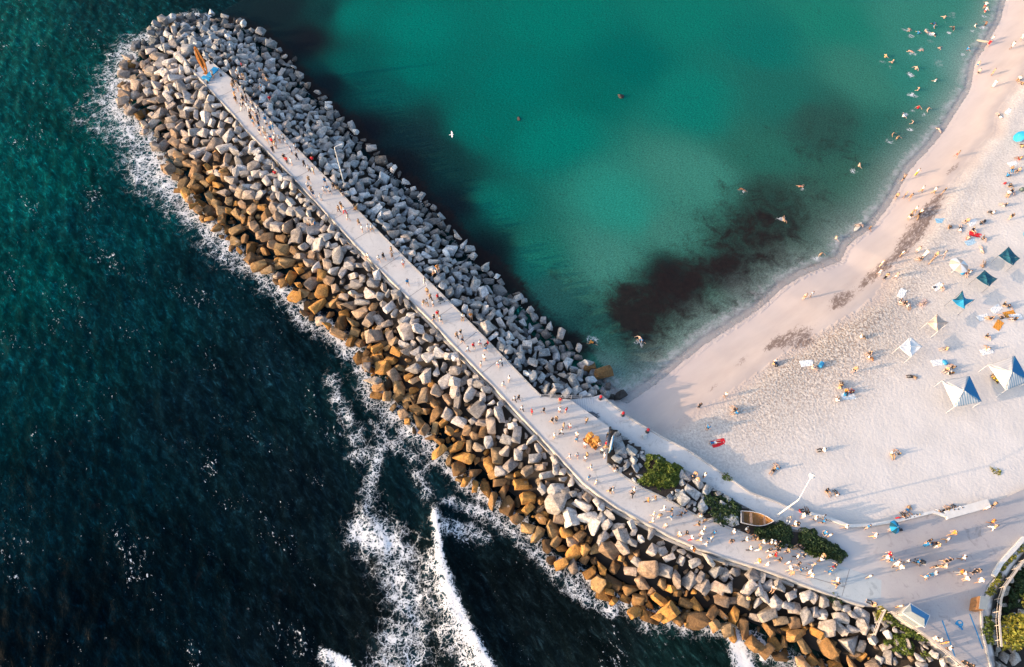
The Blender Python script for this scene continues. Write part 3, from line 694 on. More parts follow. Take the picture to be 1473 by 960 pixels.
scatter(rock_poly, 24000, lambda dp, dw, tt: rk.uniform(0.25, 0.42), 0.78, 'g', lambda r, dw: 0.35+rk.uniform(-0.15, 0.1), rocks, 0.25, 0.3)
scatter(rockery, 1200, lambda dp, dw, tt: rk.uniform(0.5, 0.95), 0.82, 'k', lambda r, dw: 0.12*r, rocks, 0.0)
scatter(rockery, 3000, lambda dp, dw, tt: rk.uniform(0.2, 0.4), 0.85, 'k', lambda r, dw: 0.05, rocks, 0.0)
scatter(np.vstack([cliff_poly[:8], atl([(1560,1060),(1560,780)], 1.5)]), 900, lambda dp, dw, tt: rk.uniform(0.5, 1.1), 0.95, 'c', lambda r, dw: 0.1, rocks, 0.6)
# lone stones: half sunk by the ramp, wave-washed outliers, a drowned one in the lagoon
for px, py, r_, zz, zn in [(874,571,1.0,-0.1,'d'),(890,570,0.85,-0.05,'d'),(893,139,0.55,-0.12,'d'),(746,172,0.4,-0.1,'d'),(189,96,1.25,0.1,'g'),(179,124,1.0,0.0,'g'),(183,145,0.8,0,'g'),(250,41,0.9,.2,'g'),(205,165,1.0,.2,'g'),
                       (537,515,1.1,0.0,'g'),(528,532,0.9,-0.1,'g'),(543,570,0.8,0,'g'),(866,845,1.3,0.1,'g'),(870,856,1.0,0,'g'),(935,888,0.9,0,'g'),(425,86,0.6,0,'d'),(408,82,.6,.1,'d'),(865,537,1.1,.4,'o'),(848,529,.8,.6,'o')]:
    q = at(px, py, zz); rocks.append((q[0], q[1], zz, r_, zn, 30.0))
PAL_G = [(0.33,0.30,0.285),(0.37,0.335,0.31),(0.30,0.285,0.28),(0.42,0.385,0.36),(0.27,0.25,0.245),(0.36,0.31,0.28),(0.44,0.40,0.375)]
PAL_L = [(0.33,0.335,0.345),(0.37,0.37,0.38),(0.29,0.30,0.31),(0.41,0.41,0.41),(0.26,0.265,0.28),(0.40,0.36,0.335),(0.33,0.29,0.27)]
PAL_O = [(0.37,0.18,0.045),(0.41,0.205,0.055),(0.25,0.135,0.05),(0.19,0.105,0.045),(0.29,0.18,0.08)]
PAL_C = [(0.42,0.35,0.29),(0.5,0.43,0.37)]
def rock_tint(x, y, z, zone, tt, r_):
    sea_side = tt > len(W_LEE)+4
    if zone == 'd': return np.array((0.045, 0.04, 0.038)), 'dark wet'
    if zone == 'o': return np.array(PAL_O[2])*.7, 'rust brown'
    if zone == 'c': return np.array(PAL_C[rk.integers(2)]), 'pale tan'
    if zone == 'k': return np.array(PAL_L[rk.integers(len(PAL_L))]), 'pale grey'
    if sea_side:
        f = np.clip((2.35-z)/1.1+rk.normal(0, 0.36), 0, 1)
        along = np.clip((tt-len(W_LEE)-8)/4, 0.35, 1)
        f *= along
        cg = np.array(PAL_G[rk.integers(len(PAL_G))])*rk.uniform(.6, 1.28); co_ = np.array(PAL_O[rk.integers(len(PAL_O))])
        c_ = cg*(1-f)+co_*f
        nm_ = 'ochre brown' if f > 0.6 else ('tan' if f > 0.25 else ('dark grey' if cg[0] < 0.29 else ('pale grey' if cg[0] > 0.40 else 'grey')))
        if z < 0.55 and rk.random() < .75: c_ = c_*rk.uniform(.3, .6); nm_ = 'dark wet'
        elif f < .3: c_ = c_*1.12
        return c_, nm_
    cg = np.array(PAL_L[rk.integers(len(PAL_L))])*rk.uniform(.62, 1.22)
    if z < 0.75: cg = cg*0.45
    if rk.random() < .3: cg = cg*1.3
    return cg, ('dark grey' if cg[0] < 0.28 else ('pale grey' if cg[0] > 0.395 else 'grey'))
# size in the picture decides which 300 stand alone
recs = []
for (x, y, z, r_, zone, tt) in rocks:
    px, py, w_ = proj((x, y, z)); vis = -10 < px < 1483 and -10 < py < 970
    tc, nm_ = rock_tint(x, y, z, zone, tt, r_)
    vi = int(rk.integers(len(VAR))); M = rot_m(rk)*(r_*np.array([1.12+rk.uniform(-.12, .28), 1.08+rk.uniform(-.25, .1), 0.95+rk.uniform(-.2, .35)]))[None, :]
    recs.append(dict(x=x, y=y, z=z, r=r_, zone=zone, t=tt, c=tc, nm=nm_, v=vi, M=M, s=(F*r_/w_ if vis else -1), px=px, py=py))
recs.sort(key=lambda q: -q['s'])
def tint_attr(me, cols):
    a = me.color_attributes.new('tint', 'FLOAT_COLOR', 'POINT'); cc = np.ones((len(me.vertices), 4), np.float32); cc[:, :3] = cols; a.data.foreach_set('color', cc.ravel())
def mesh_np(name, vs, fs):
    me = bpy.data.meshes.new(name); me.vertices.add(len(vs)); me.vertices.foreach_set('co', vs.astype(np.float32).ravel())
    me.loops.add(fs.size); me.loops.foreach_set('vertex_index', fs.astype(np.int32).ravel())
    me.polygons.add(len(fs)); me.polygons.foreach_set('loop_start', np.arange(len(fs), dtype=np.int32)*fs.shape[1])
    me.update(calc_edges=True); return me
boulder_objs = []
NIND = 300
for q in recs[:NIND]:
    vs, fs = VAR[q['v']]; me = mesh_np('boulder', vs@q['M'].T, fs); me.materials.append(m_rock); tint_attr(me, q['c'])
    o = bpy.data.objects.new('boulder', me); COL.objects.link(o); o.location = (q['x'], q['y'], q['z']); o['category'] = 'boulder'; o['group'] = 'boulders of the breakwater and its rockery'
    boulder_objs.append((o, q))
V_, F_, C_ = [], [], []; off = 0
for q in recs[NIND:]:
    vs, fs = VAR[q['v']]; V_.append(vs@q['M'].T+np.array([q['x'], q['y'], q['z']])); F_.append(fs+off); off += len(vs); C_.append(np.repeat(q['c'][None], len(vs), 0))
me = mesh_np('smaller_boulders', np.vstack(V_), np.vstack(F_)); me.materials.append(m_rock); tint_attr(me, np.vstack(C_))
o = bpy.data.objects.new('smaller_boulders', me); COL.objects.link(o)
tag(o, 'mass of smaller boulders packed between the big ones along the breakwater', 'boulders', kind='stuff')
print('rocks', len(recs), 'faces', sum(len(f) for f in F_))
# ------------------------------------------------------------------ shrubs: many small leaves over a lumpy mound
def leaf_mat(name, c1, c2):
    t = NT(name); a = t.attr('tint')
    c = t.mix(1.0, t.mix(t.noise(t.geo(), 1.3, 4), c1, c2), a, 'MULTIPLY')
    t.L(c, t.b.inputs['Base Color']); t.b.inputs['Roughness'].default_value = 0.6; t.b.inputs['Specular IOR Level'].default_value = 0.25
    tl = t.N('ShaderNodeBsdfTranslucent'); t.L(c, tl.inputs['Color']); ms = t.N('ShaderNodeMixShader'); ms.inputs[0].default_value = 0.25
    t.L(t.b.outputs[0], ms.inputs[1]); t.L(tl.outputs[0], ms.inputs[2]); t.L(ms.outputs[0], t.n['Material Output'].inputs['Surface'])
    return t.m
m_leafA = leaf_mat('bush_leaves', (0.045, 0.08, 0.018), (0.14, 0.18, 0.03))
m_leafB = leaf_mat('dark_hedge_leaves', (0.022, 0.045, 0.022), (0.05, 0.085, 0.03))
m_leafC = leaf_mat('yellow_green_leaves', (0.16, 0.18, 0.03), (0.30, 0.28, 0.05))
m_stem = plain('woody_stem', (0.10, 0.065, 0.04), 0.9)
def shrub(label, poly_px, h, mat, dens=150, leaf=0.17, lump=0.7, zb=None, gap=0.25, cat='shrub', group=None, zp=3.6):
    pw = atl(poly_px, zp); cx, cy = pw.mean(0)
    base = zb if zb is not None else max(surf(cx, cy), zp-.25)
    x0, y0 = pw.min(0); x1, y1 = pw.max(0)
    rr = np.random.default_rng(int(abs(cx*91+cy*37)))
    area = (x1-x0)*(y1-y0); n = int(area*dens)
    X_ = rr.uniform(x0-.2, x1+.2, n); Y_ = rr.uniform(y0-.2, y1+.2, n)
    s_ = sdf(X_, Y_, pw) + 1.1*(vnoise(X_, Y_, 1.3, 13)-0.5)
    k = s_ < 0.12; X_, Y_, s_ = X_[k], Y_[k], s_[k]
    hh = h*np.clip(1-np.exp((s_-0.12)/0.45), 0, 1)*(1-lump*0.5+lump*(vnoise(X_, Y_, 1.0, 17)-0.15))
    gp = vnoise(X_, Y_, 0.8, 23) > gap; X_, Y_, hh = X_[gp], Y_[gp], hh[gp]
    Z_ = base + hh*(0.45+0.55*rr.random(len(hh))**0.5) + rr.normal(0, 0.05, len(hh))
    N = len(X_)
    nrm = rr.normal(size=(N, 3)); nrm[:, 2] = np.abs(nrm[:, 2])+0.5; nrm /= np.linalg.norm(nrm, axis=1)[:, None]
    a = np.cross(nrm, rr.normal(size=(N, 3))); a /= np.linalg.norm(a, axis=1)[:, None]; b_ = np.cross(nrm, a)
    L_ = leaf*(0.6+0.8*rr.random(N))[:, None]; P = np.stack([X_-cx, Y_-cy, Z_-base], 1)
    vs = np.stack([P-a*L_, P+b_*L_*0.55, P+a*L_, P-b_*L_*0.55], 1).reshape(-1, 3); fs = np.arange(4*N).reshape(-1, 4)
    me = mesh_np('leaves', vs, fs); me.materials.append(mat)
    br_ = 0.65+0.7*rr.random(N); tint_attr(me, np.repeat(np.stack([br_*(0.9+.3*rr.random(N)), br_, br_*.9], 1), 4, 0))
    root = empty('shrub', (cx, cy, base)); tag(root, label, cat, group)
    o = bpy.data.objects.new('leaves', me); COL.objects.link(o); o.parent = root
    b = MB()
    for i in rr.integers(0, N, min(14, N)):
        p = P[i]; q = (p[0]*0.93, p[1]*0.93, 0)
        b.tube([(0, 0, -.15), (p[0]*.55, p[1]*.55, p[2]*.25), tuple(p)], [0.05, 0.035, 0.015], 5)
    b.build('stem', m_stem, root)
    return root
G_ = 'shrubs in the rockery strip between walk and ramp'
shrub('large light green bush beside the grey rocks, partly catching the sun', [(926,664),(930,657),(945,658),(962,664),(985,681),(976,690),(970,703),(955,706),(935,698),(918,697),(922,685),(930,678)], 1.1, m_leafA, 190, .15, 1.3, gap=.34, group=G_)
shrub('dark green bush mixed with pale stones left of the rowing boat', [(1012,712),(1024,706),(1040,716),(1062,729),(1066,740),(1062,752),(1048,757),(1030,752),(1012,741),(1002,730)], 0.9, m_leafB, 150, .15, 1.0, gap=.38, group=G_)
shrub('dark clipped hedge under and beside the rowing boat bow', [(1086,757),(1100,760),(1112,752),(1120,751),(1136,760),(1141,773),(1138,786),(1122,786),(1100,776),(1084,768)], 0.7, m_leafB, 200, .13, .4, gap=.18, group=G_)
shrub('long dark clipped hedge at the right end of the rockery', [(1150,764),(1160,762),(1185,775),(1208,790),(1218,800),(1206,808),(1190,803),(1165,797),(1150,790),(1147,778)], 0.8, m_leafB, 220, .13, .35, gap=.05, group=G_)
shrub('bright green fringe growing along the lower side of the long hedge', [(1154,789),(1170,793),(1190,797),(1188,803),(1168,799),(1155,795)], 0.95, m_leafA, 150, .13, .4, gap=.2, group=G_)
shrub('small lone green plant growing in the sand by the ramp', [(1041,683),(1048,683),(1052,689),(1051,693),(1044,691),(1039,688)], 0.4, m_leafA, 170, .12, .8, gap=.3, zp=3.2)
shrub('small yellow green tuft alone in the open sand', [(1427,675),(1434,673),(1440,677),(1436,682),(1428,681)], 0.35, m_leafC, 160, .12, .7, gap=.25, zp=3.0)
shrub('green shrub in the rocks right of the white handrail', [(1268,874),(1276,876),(1275,884),(1262,892),(1258,890),(1262,880)], 0.8, m_leafC, 150, .15, .8, gap=.2, zp=3.5)
shrub('long green hedge growing along the white railing', [(1278,884),(1290,890),(1312,905),(1335,922),(1330,925),(1315,918),(1298,908),(1284,897),(1278,890)], 0.6, m_leafA, 170, .14, .7, gap=.2, zp=3.5)
shrub('big rounded green bush on the rocky slope below the railing hedge', [(1276,918),(1286,910),(1300,908),(1312,920),(1320,930),(1312,941),(1298,938),(1285,930),(1274,925)], 1.0, m_leafA, 170, .15, .9, gap=.2, zp=2.7)
shrub('small scrub patch at the foot of the big slope bush', [(1326,938),(1334,936),(1346,943),(1345,948),(1334,946),(1326,943)], 0.5, m_leafA, 150, .13, .8, gap=.3, zp=3.2)
shrub('low scrub at the landward end of the boulder slope', [(1196,852),(1206,850),(1214,862),(1205,870),(1196,862)], 0.4, m_leafB, 150, .14, .8, gap=.3, zp=3.5)
shrub('strip of yellow green plants between kerb wall and long fence', [(1462,795),(1472,786),(1470,793),(1448,814),(1436,836),(1428,852),(1420,854),(1423,840),(1436,824),(1446,808)], 0.6, m_leafC, 150, .14, .8, gap=.28, zp=3.5)
shrub('green plants between the shed and the fence', [(1413,890),(1424,884),(1426,905),(1428,928),(1421,930),(1415,915)], 0.7, m_leafA, 150, .14, .9, gap=.25, zp=3.5)
shrub('tall sunlit yellow green bush at the right edge beyond the fence', [(1448,890),(1456,882),(1466,884),(1474,900),(1476,925),(1464,934),(1446,934),(1438,926),(1440,910)], 2.6, m_leafC, 190, .2, 1.0, gap=.1, zp=3.2)
shrub('dark tangled scrub in the shade behind the fence', [(1448,838),(1462,820),(1476,812),(1478,860),(1462,875),(1446,880),(1440,866)], 1.2, m_leafB, 120, .2, 1.0, gap=.25, zp=1.5)
shrub('small sunlit shrub at the very right edge above the tall bush', [(1470,858),(1480,855),(1482,880),(1472,878)], 1.6, m_leafC, 150, .18, .9, gap=.15, zp=2.5)
# ------------------------------------------------------------------ rowing boat
m_hull = plain('boat_hull_paint', (0.42, 0.41, 0.42), 0.7, 0.25, 5); m_wood = plain('boat_wood', (0.30, 0.15, 0.05), 0.75, 0.35, 8); m_wood2 = plain('weathered_wood', (0.26, 0.17, 0.12), 0.8, 0.35, 8)
def rowing_boat():
    A = Vector(onS((1066,744), 0.5)); B = Vector(onS((1111,751), 0.5)); L = (B-A).length*1.02; c = (A+B)/2
    root = empty('rowing_boat', (c.x, c.y, Sp(c.x)+0.35), atan2(B.y-A.y, B.x-A.x))
    tag(root, 'old wooden rowing boat with pale hull set in the hedge beside the walk', 'rowing boat')
    NS, NR = 26, 11
    def hull(off):
        vs = []
        for i in range(NS):
            u = i/(NS-1); x = -L/2+L*u; bw = 0.78*(1-max(0, (u-0.42)/0.58)**2.1)*(0.86+0.14*sin(min(1, u/0.4)*pi/2)); bw = max(bw, 0.012)
            sh = 0.30+0.22*(u-0.45)**2*4*(1 if u > .45 else .25); kz = -0.32+0.34*max(0, (u-0.75)/0.25)**2
            for k in range(NR):
                a = pi*k/(NR-1); yy = -cos(a)*(bw-off); zz = sh-(sh-kz-off)*sin(a)**0.62; vs.append((x, yy, zz))
        return vs
    vo = hull(0); vi_ = hull(0.05); n = len(vo); fs = []; fi = []
    for i in range(NS-1):
        for k in range(NR-1):
            q = (i*NR+k, i*NR+k+1, (i+1)*NR+k+1, (i+1)*NR+k); fs.append(q); fi.append(tuple(x for x in q[::-1]))
    b = MB(); b.add(vo, fs); b.add(vo[:NR], [tuple(range(NR))]); b.build('hull', m_hull, root, True)
    b = MB(); b.add(vi_, fi); b.add([(v[0]+.04, v[1], v[2]) for v in vi_[:NR]], [tuple(range(NR))[::-1]]); b.build('inner_planking', m_wood, root, True)
    b = MB()
    for k in (0, NR-1): b.tube([Vector(vo[i*NR+k])+Vector((0, 0, .01)) for i in range(NS)], 0.045, 6)
    b.tube([vo[0], (vo[0][0], 0, vo[0][2]+.02), vo[NR-1]], 0.05, 6); b.build('gunwale', m_hull, root)
    for x, ww, yw in ((-L*0.18, 0.30, 1.36), (L*0.24, 0.22, 1.02), (-L*0.45, 0.26, 1.2)):
        b = MB(); b.box((x, 0, 0.20), (ww, yw, 0.04)); b.build('bench', m_wood2, root)
    for i in range(7):
        x = -L*0.38+i*L*0.12; bw = 0.55*(1-max(0, (x/L+.5-0.42)/0.58)**2)
        b = MB(); b.tube([(x, -bw, 0.08), (x, -bw*.75, -0.14), (x, 0, -0.24), (x, bw*.75, -0.14), (x, bw, 0.08)], 0.022, 5); b.build('rib', m_wood2, root)
    b = MB(); b.tube([(-L/2, 0, -0.33), (L*0.2, 0, -0.34), (L*0.42, 0, -0.22), (L/2+.03, 0, 0.42)], 0.035, 6); b.build('keel', m_wood2, root)
rowing_boat()
# ------------------------------------------------------------------ lamp posts
m_white = plain('white_metal', (0.62, 0.60, 0.58), 0.5, 0.1, 3); m_dark = plain('dark_metal', (0.05, 0.05, 0.055), 0.5, 0.2, 3, 0.4)
m_glass = plain('lamp_glass', (0.5, 0.5, 0.48), 0.2, 0.1, 3, 0.5)
def lamp_post(px, h, arm_dir, arm, label, drop=True):
    p = place(*px); root = empty('lamp_post', p, arm_dir); tag(root, label, 'lamp post')
    b = MB(); b.tube([(0, 0, 0), (0, 0, .5), (0, 0, h)], [.13, .10, .075], 10); b.tube([(0, 0, -.3), (0, 0, .12)], .22, 10); b.build('post', m_white, root)
    if arm > 1:
        b = MB(); pts = [(0, 0, h-.1), (arm*.18, 0, h+.25), (arm*.5, 0, h+.75), (arm, 0, h+1.5)]; b.tube(pts, .055, 8); b.build('arm', m_white, root)
        b = MB(); b.tube([(arm-.1, 0, h+1.5), (arm+.02, 0, h+1.52)], [.10, .30], 12); b.tube([(arm, 0, h+1.4), (arm, 0, h+1.62)], [.34, .16], 14); b.build('lamp_head', m_white, root)
        b = MB(); b.tube([(arm, 0, h+1.24), (arm, 0, h+1.40)], [.18, .27], 12); b.build('lamp_glass', m_glass, root)
    else:
        b = MB(); b.tube([(0, 0, h), (arm*.5, 0, h+.12), (arm, 0, h+.15)], .05, 8); b.build('arm', m_white, root)
        b = MB(); b.box((arm+.15, 0, h+.14), (.55, .22, .09)); b.build('lamp_head', m_white, root)
        b = MB(); b.box((arm+.15, 0, h+.08), (.4, .16, .04)); b.build('lamp_glass', m_glass, root)
lamp_post((497,272), 8.6, radians(30), 0.8, 'tall white lamp post standing in the boulders beside the middle of the walk')
lamp_post((1119,741), 6.2, radians(62), 2.6, 'white lamp post with curved arm at the edge of the ramp above the boat')
# ------------------------------------------------------------------ leaf shaped rust sculpture on blue benches at the tip
def rustm():
    t = NT('rusted_steel'); g = t.coord(); n = t.noise(g, 2.6, 7, 0.7, .4)
    c = t.mix(t.ramp(n, [(0.35, 0.0), (0.65, 1.0)]), (0.16, 0.055, 0.02), (0.42, 0.17, 0.04))
    return t.out(c, 0.85, t.bump(t.noise(g, 12, 5), .4, .04), 0.2)
m_rust = rustm(); m_bluep = plain('blue_painted_timber', (0.02, 0.26, 0.50), 0.6, 0.15, 4)
p = Vector(onS((297,106)))
root = empty('leaf_sculpture', p, radians(-12)); tag(root, 'tall rust brown leaf shaped steel sculpture standing at the groyne tip', 'sculpture')
out = [(0, .0), (.28, .3), (.42, .75), (.56, 1.3), (.66, 2.0), (.66, 2.8), (.52, 3.5), (.40, 4.1), (.36, 4.6), (.22, 5.1), (0, 5.25), (-.22, 5.1), (-.34, 4.6), (-.42, 4.0), (-.58, 3.4), (-.66, 2.7), (-.60, 2.0), (-.46, 1.3), (-.34, .8), (-.22, .35)]
hole = [(.02, .45), (.20, .75), (.24, 1.05), (.10, 1.35), (-.08, 1.2), (-.12, .85)]
from mathutils.geometry import tessellate_polygon
loops = [[Vector((a, 0, c)) for a, c in out], [Vector((a, 0, c)) for a, c in hole[::-1]]]
allv = loops[0]+loops[1]; tri = tessellate_polygon([[Vector((v.x, v.z, 0)) for v in l] for l in loops])
b = MB(); th_ = .16; bulge = lambda v: .10*sin(pi*min(1, v.z/5.2))
fr = [(v.x, -th_/2-bulge(v)*(1-abs(v.x)/.7), v.z) for v in allv]; bk = [(v.x, th_/2-bulge(v)*(1-abs(v.x)/.7), v.z) for v in allv]; n = len(allv)
fs = [tuple(q) for q in tri]+[tuple(i+n for i in q[::-1]) for q in tri]
for base_, l in ((0, len(out)), (len(out), len(hole))):
    for i in range(l): j = (i+1) % l; fs.append((base_+i, base_+j, base_+j+n, base_+i+n))
b.add(fr+bk, fs); b.build('leaf_plate', m_rust, root)
b = MB(); b.tube([(0, -.10, .2), (0, -.20, 2.6), (0, -.12, 5.0)], [.06, .09, .03], 6); b.build('midrib', m_rust, root)
b = MB(); b.box((0, 0, .03), (.9, .5, .06)); b.build('base_plate', m_rust, root)
for (a, c_, w_, lab) in (((311,97),(300,110),1.0,'blue painted slab bench right of the leaf sculpture'), ((291,110),(301.5,114),.6,'smaller blue slab bench at the foot of the leaf sculpture')):
    A = Vector(onS(a, .4)); B = Vector(onS(c_, .4)); m = (A+B)/2; b = MB(); L = (B-A).length; an = atan2(B.y-A.y, B.x-A.x)
    r_ = empty('slab_bench', (m.x, m.y, Sp(m.x)), an); tag(r_, lab, 'bench')
    b.box((0, 0, .34), (L, w_, .16)); o = b.build('slab', m_bluep, r_)
    md = o.modifiers.new('bevel', 'BEVEL'); md.width = .03; md.segments = 2
    for s in (-1, 1): b = MB(); b.box((s*L*.35, 0, .13), (.14, w_*.8, .26)); b.build('leg', m_bluep, r_)
for i, (a, lab) in enumerate([((282.5,103),'small dark bollard at the left corner of the tip platform'),((303,91.5),'small dark bollard at the far corner of the tip platform'),((318,109.5),'small dark bollard at the right edge of the tip platform'),((299,120),'small dark bollard at the near side of the blue benches')]):
    q = onS(a); r_ = empty('bollard', q); tag(r_, lab, 'bollard', 'bollards of the tip platform')
    b = MB(); b.tube([(0, 0, 0), (0, 0, .45)], [.2, .16], 10); b.build('base', m_dark, r_)
    b = MB(); b.tube([(0, 0, .45), (0, 0, .95)], .035, 8); b.build('pin', m_white, r_)
# ------------------------------------------------------------------ pair of rusted block figures and blue board beside them
m_rust2 = plain('ochre_rusted_steel', (0.40, 0.19, 0.05), 0.85, 0.5, 2.5, 0.2, 0, .5)
for (a, hh, rz, sc, lab) in (((846,634), 2.7, .5, 1.0, 'left of two jagged rust coloured block sculptures on the plaza'), ((856,640), 2.7, .9, 1.05, 'right of two jagged rust coloured block sculptures on the plaza')):
    q = onS(a); r_ = empty('block_sculpture', q, rz); tag(r_, lab, 'sculpture', 'pair of rusty block sculptures')
    rr = random.Random(int(a[0])); z = .08
    b = MB(); b.box((0, 0, .04), (1.0*sc, .9*sc, .08)); b.build('plinth', m_rust, r_)
    for k in range(6):
        h_ = hh/6*(.8+.4*rr.random()); ww = (.75-.05*k)*sc*(.85+.3*rr.random()); dd = .62*sc*(.8+.35*rr.random())
        b = MB(); b.box((rr.uniform(-.14, .14), rr.uniform(-.12, .12), z+h_/2), (ww, dd, h_), rr.uniform(-.5, .5), tilt=(rr.uniform(-.10, .10), rr.uniform(-.12, .12)))
        o = b.build('block', m_rust2, r_); md = o.modifiers.new('bevel', 'BEVEL'); md.width = .04; md.segments = 2; z += h_*.96
q0, q1 = Vector(onS((878,641))), Vector(onS((879,652)))
r_ = empty('display_board', Vector(onS((877,645))), radians(80)); tag(r_, 'tall narrow blue board standing at the corner of the rockery', 'board')
b = MB(); b.box((0, 0, 1.25), (1.5, .10, 1.9)); b.build('panel', m_bluep, r_)
b = MB(); b.box((.0, .085, 1.25), (1.54, .06, 1.94)); b.build('back_board', m_white, r_)
for s in (-1, 1): b = MB(); b.box((s*.6, .03, .16), (.08, .08, .34)); b.build('leg', m_dark, r_)
# dark shape on the ramp, modelled as a tangle of branches
c_ = rz_((851,598)); r_ = empty('branchwork_shape', c_, radians(-6)); tag(r_, 'dark twisted driftwood shape lying on the ramp beside the ribbed deck', 'branchwork')
m_branchwork = plain('dark_branchwork', (0.11, 0.12, 0.15), 0.8, .4, 6)
rr = random.Random(4)
for k in range(7):
    y0 = rr.uniform(-.3, .3); x0 = rr.uniform(-1.2, -.2); pts = [(x0+j*.38, y0+rr.uniform(-.14, .14)+j*.02, .10+rr.random()*.12) for j in range(5)]
    b = MB(); b.tube(pts, [.04, .09, .11, .08, .02], 7); b.build('branch', m_branchwork, r_, True)
# red topped bollards on the ramp's outer kerb
m_red = plain('red_paint', (0.55, 0.02, 0.03), 0.5, .15, 5)
for a, lab in (((863.5,574),'red topped bollard at the low corner where ramp meets the boulders'), ((895.5,597.5),'red topped bollard in the middle of the ramp kerb'), ((931,621.5),'red topped bollard farthest up the ramp kerb')):
    q = rz_(a); r_ = empty('bollard', q); tag(r_, lab, 'bollard', 'red bollards on the ramp kerb')
    b = MB(); b.tube([(0, 0, 0), (0, 0, .12), (0, 0, .5)], [.26, .22, .10], 10); b.build('base', m_dark, r_)
    b = MB(); b.tube([(0, 0, .5), (0, 0, .60), (0, 0, .80), (0, 0, .86)], [.10, .18, .18, .06], 12); b.build('cap', m_red, r_)
q = rz_((926,629)); r_ = empty('sandwich_board', q, .5); tag(r_, 'small white folding board standing on the ramp', 'sign')
for s in (-1, 1): b = MB(); b.box((0, s*.15, .42), (.5, .03, .86), tilt=(s*.34, 0)); b.build('panel', m_white, r_)
# ------------------------------------------------------------------ railings
def railing(pts, label, h=1.05, step=1.7, rails=(1.05, .55), mat=None, beam=None, group=None, name='railing'):
    P = [Vector(q) for q in pts]; root = empty(name, P[0]); tag(root, label, 'fence' if name == 'fence' else 'railing', group); o = P[0]
    for rh in rails:
        b = MB(); b.tube([q-o+Vector((0, 0, rh)) for q in P], .03, 6); b.build('rail', mat or m_white, root)
    if beam:
        b = MB(); strip(b, [q-o for q in P], -beam/2, beam/2, h, h+.09); b.build('top_beam', mat or m_white, root)
    D = arc(P); s = 0
    while s <= D[-1]+.01:
        q = pt(P, D, min(s, D[-1]))-o; b = MB(); b.tube([q+Vector((0, 0, -.1)), q+Vector((0, 0, h))], .04, 6); b.build('post', mat or m_white, root); s += step
    return root
m_tim = plain('pale_timber', (0.50, 0.42, 0.35), .8, .2, 5)
railing([onS(p)+np.array([0, 0, .0]) for p in [(1275.4,882),(1300,899),(1336.6,925),(1360,944),(1384.4,965),(1400,979)]], 'long pale timber railing along the lower edge of the plaza behind the kiosk', beam=.22, mat=m_tim)
railing([np.append(at(1267,879,3.5)[:2], 3.4), np.append(at(1260,897,3.4)[:2], 3.1), np.append(at(1254,915,3.2)[:2], 2.8)], 'short pale timber handrail running down beside the boulders', beam=.16, mat=m_tim, step=1.4)
railing([np.append(q, 0)+np.array([0, 0, 3.5]) for q in atl([(1284,884),(1296,888),(1303,893)], 3.5)], 'short second handrail beside the kiosk', beam=.14, mat=m_tim, step=.9)
railing([onS(p)+np.array([0, 0, .0]) for p in [(1478,797),(1460,814),(1437,846),(1431,864),(1428,893),(1431,932)]], 'long pale fence on the right with dark scrub behind it', beam=.2, mat=m_tim, step=1.5, name='fence')
railing([onS(p)+np.array([0, 0, .0]) for p in [(777,572.5),(800,573.5),(820,574)]]+[np.array([*at(853,574,3.1)[:2], Sp(0)-.6])], 'thin grey railing on the wall above the sheltered boulders', step=1.3, rails=(1.0, .6, .3), mat=plain('galvanised_steel', (.35, .35, .37), .4, .1, 3, .5))
# kerb wall on the right of the plaza
b = MB(); strip(b, [plaza_w[i] for i in (12, 13, 14)], -.38, 0.02, -.4, .42)
tag(b.build('low_wall', plain('white_render', (.6, .58, .56))), 'low white wall bordering the plaza on the right', 'wall')
b = MB(); strip(b, [plaza_w[i] for i in (16, 17, 18, 19, 20)], .02, .22, -.4, .22)
tag(b.build('low_wall', m_kerb), 'low grey kerb wall below the brown shed', 'wall')
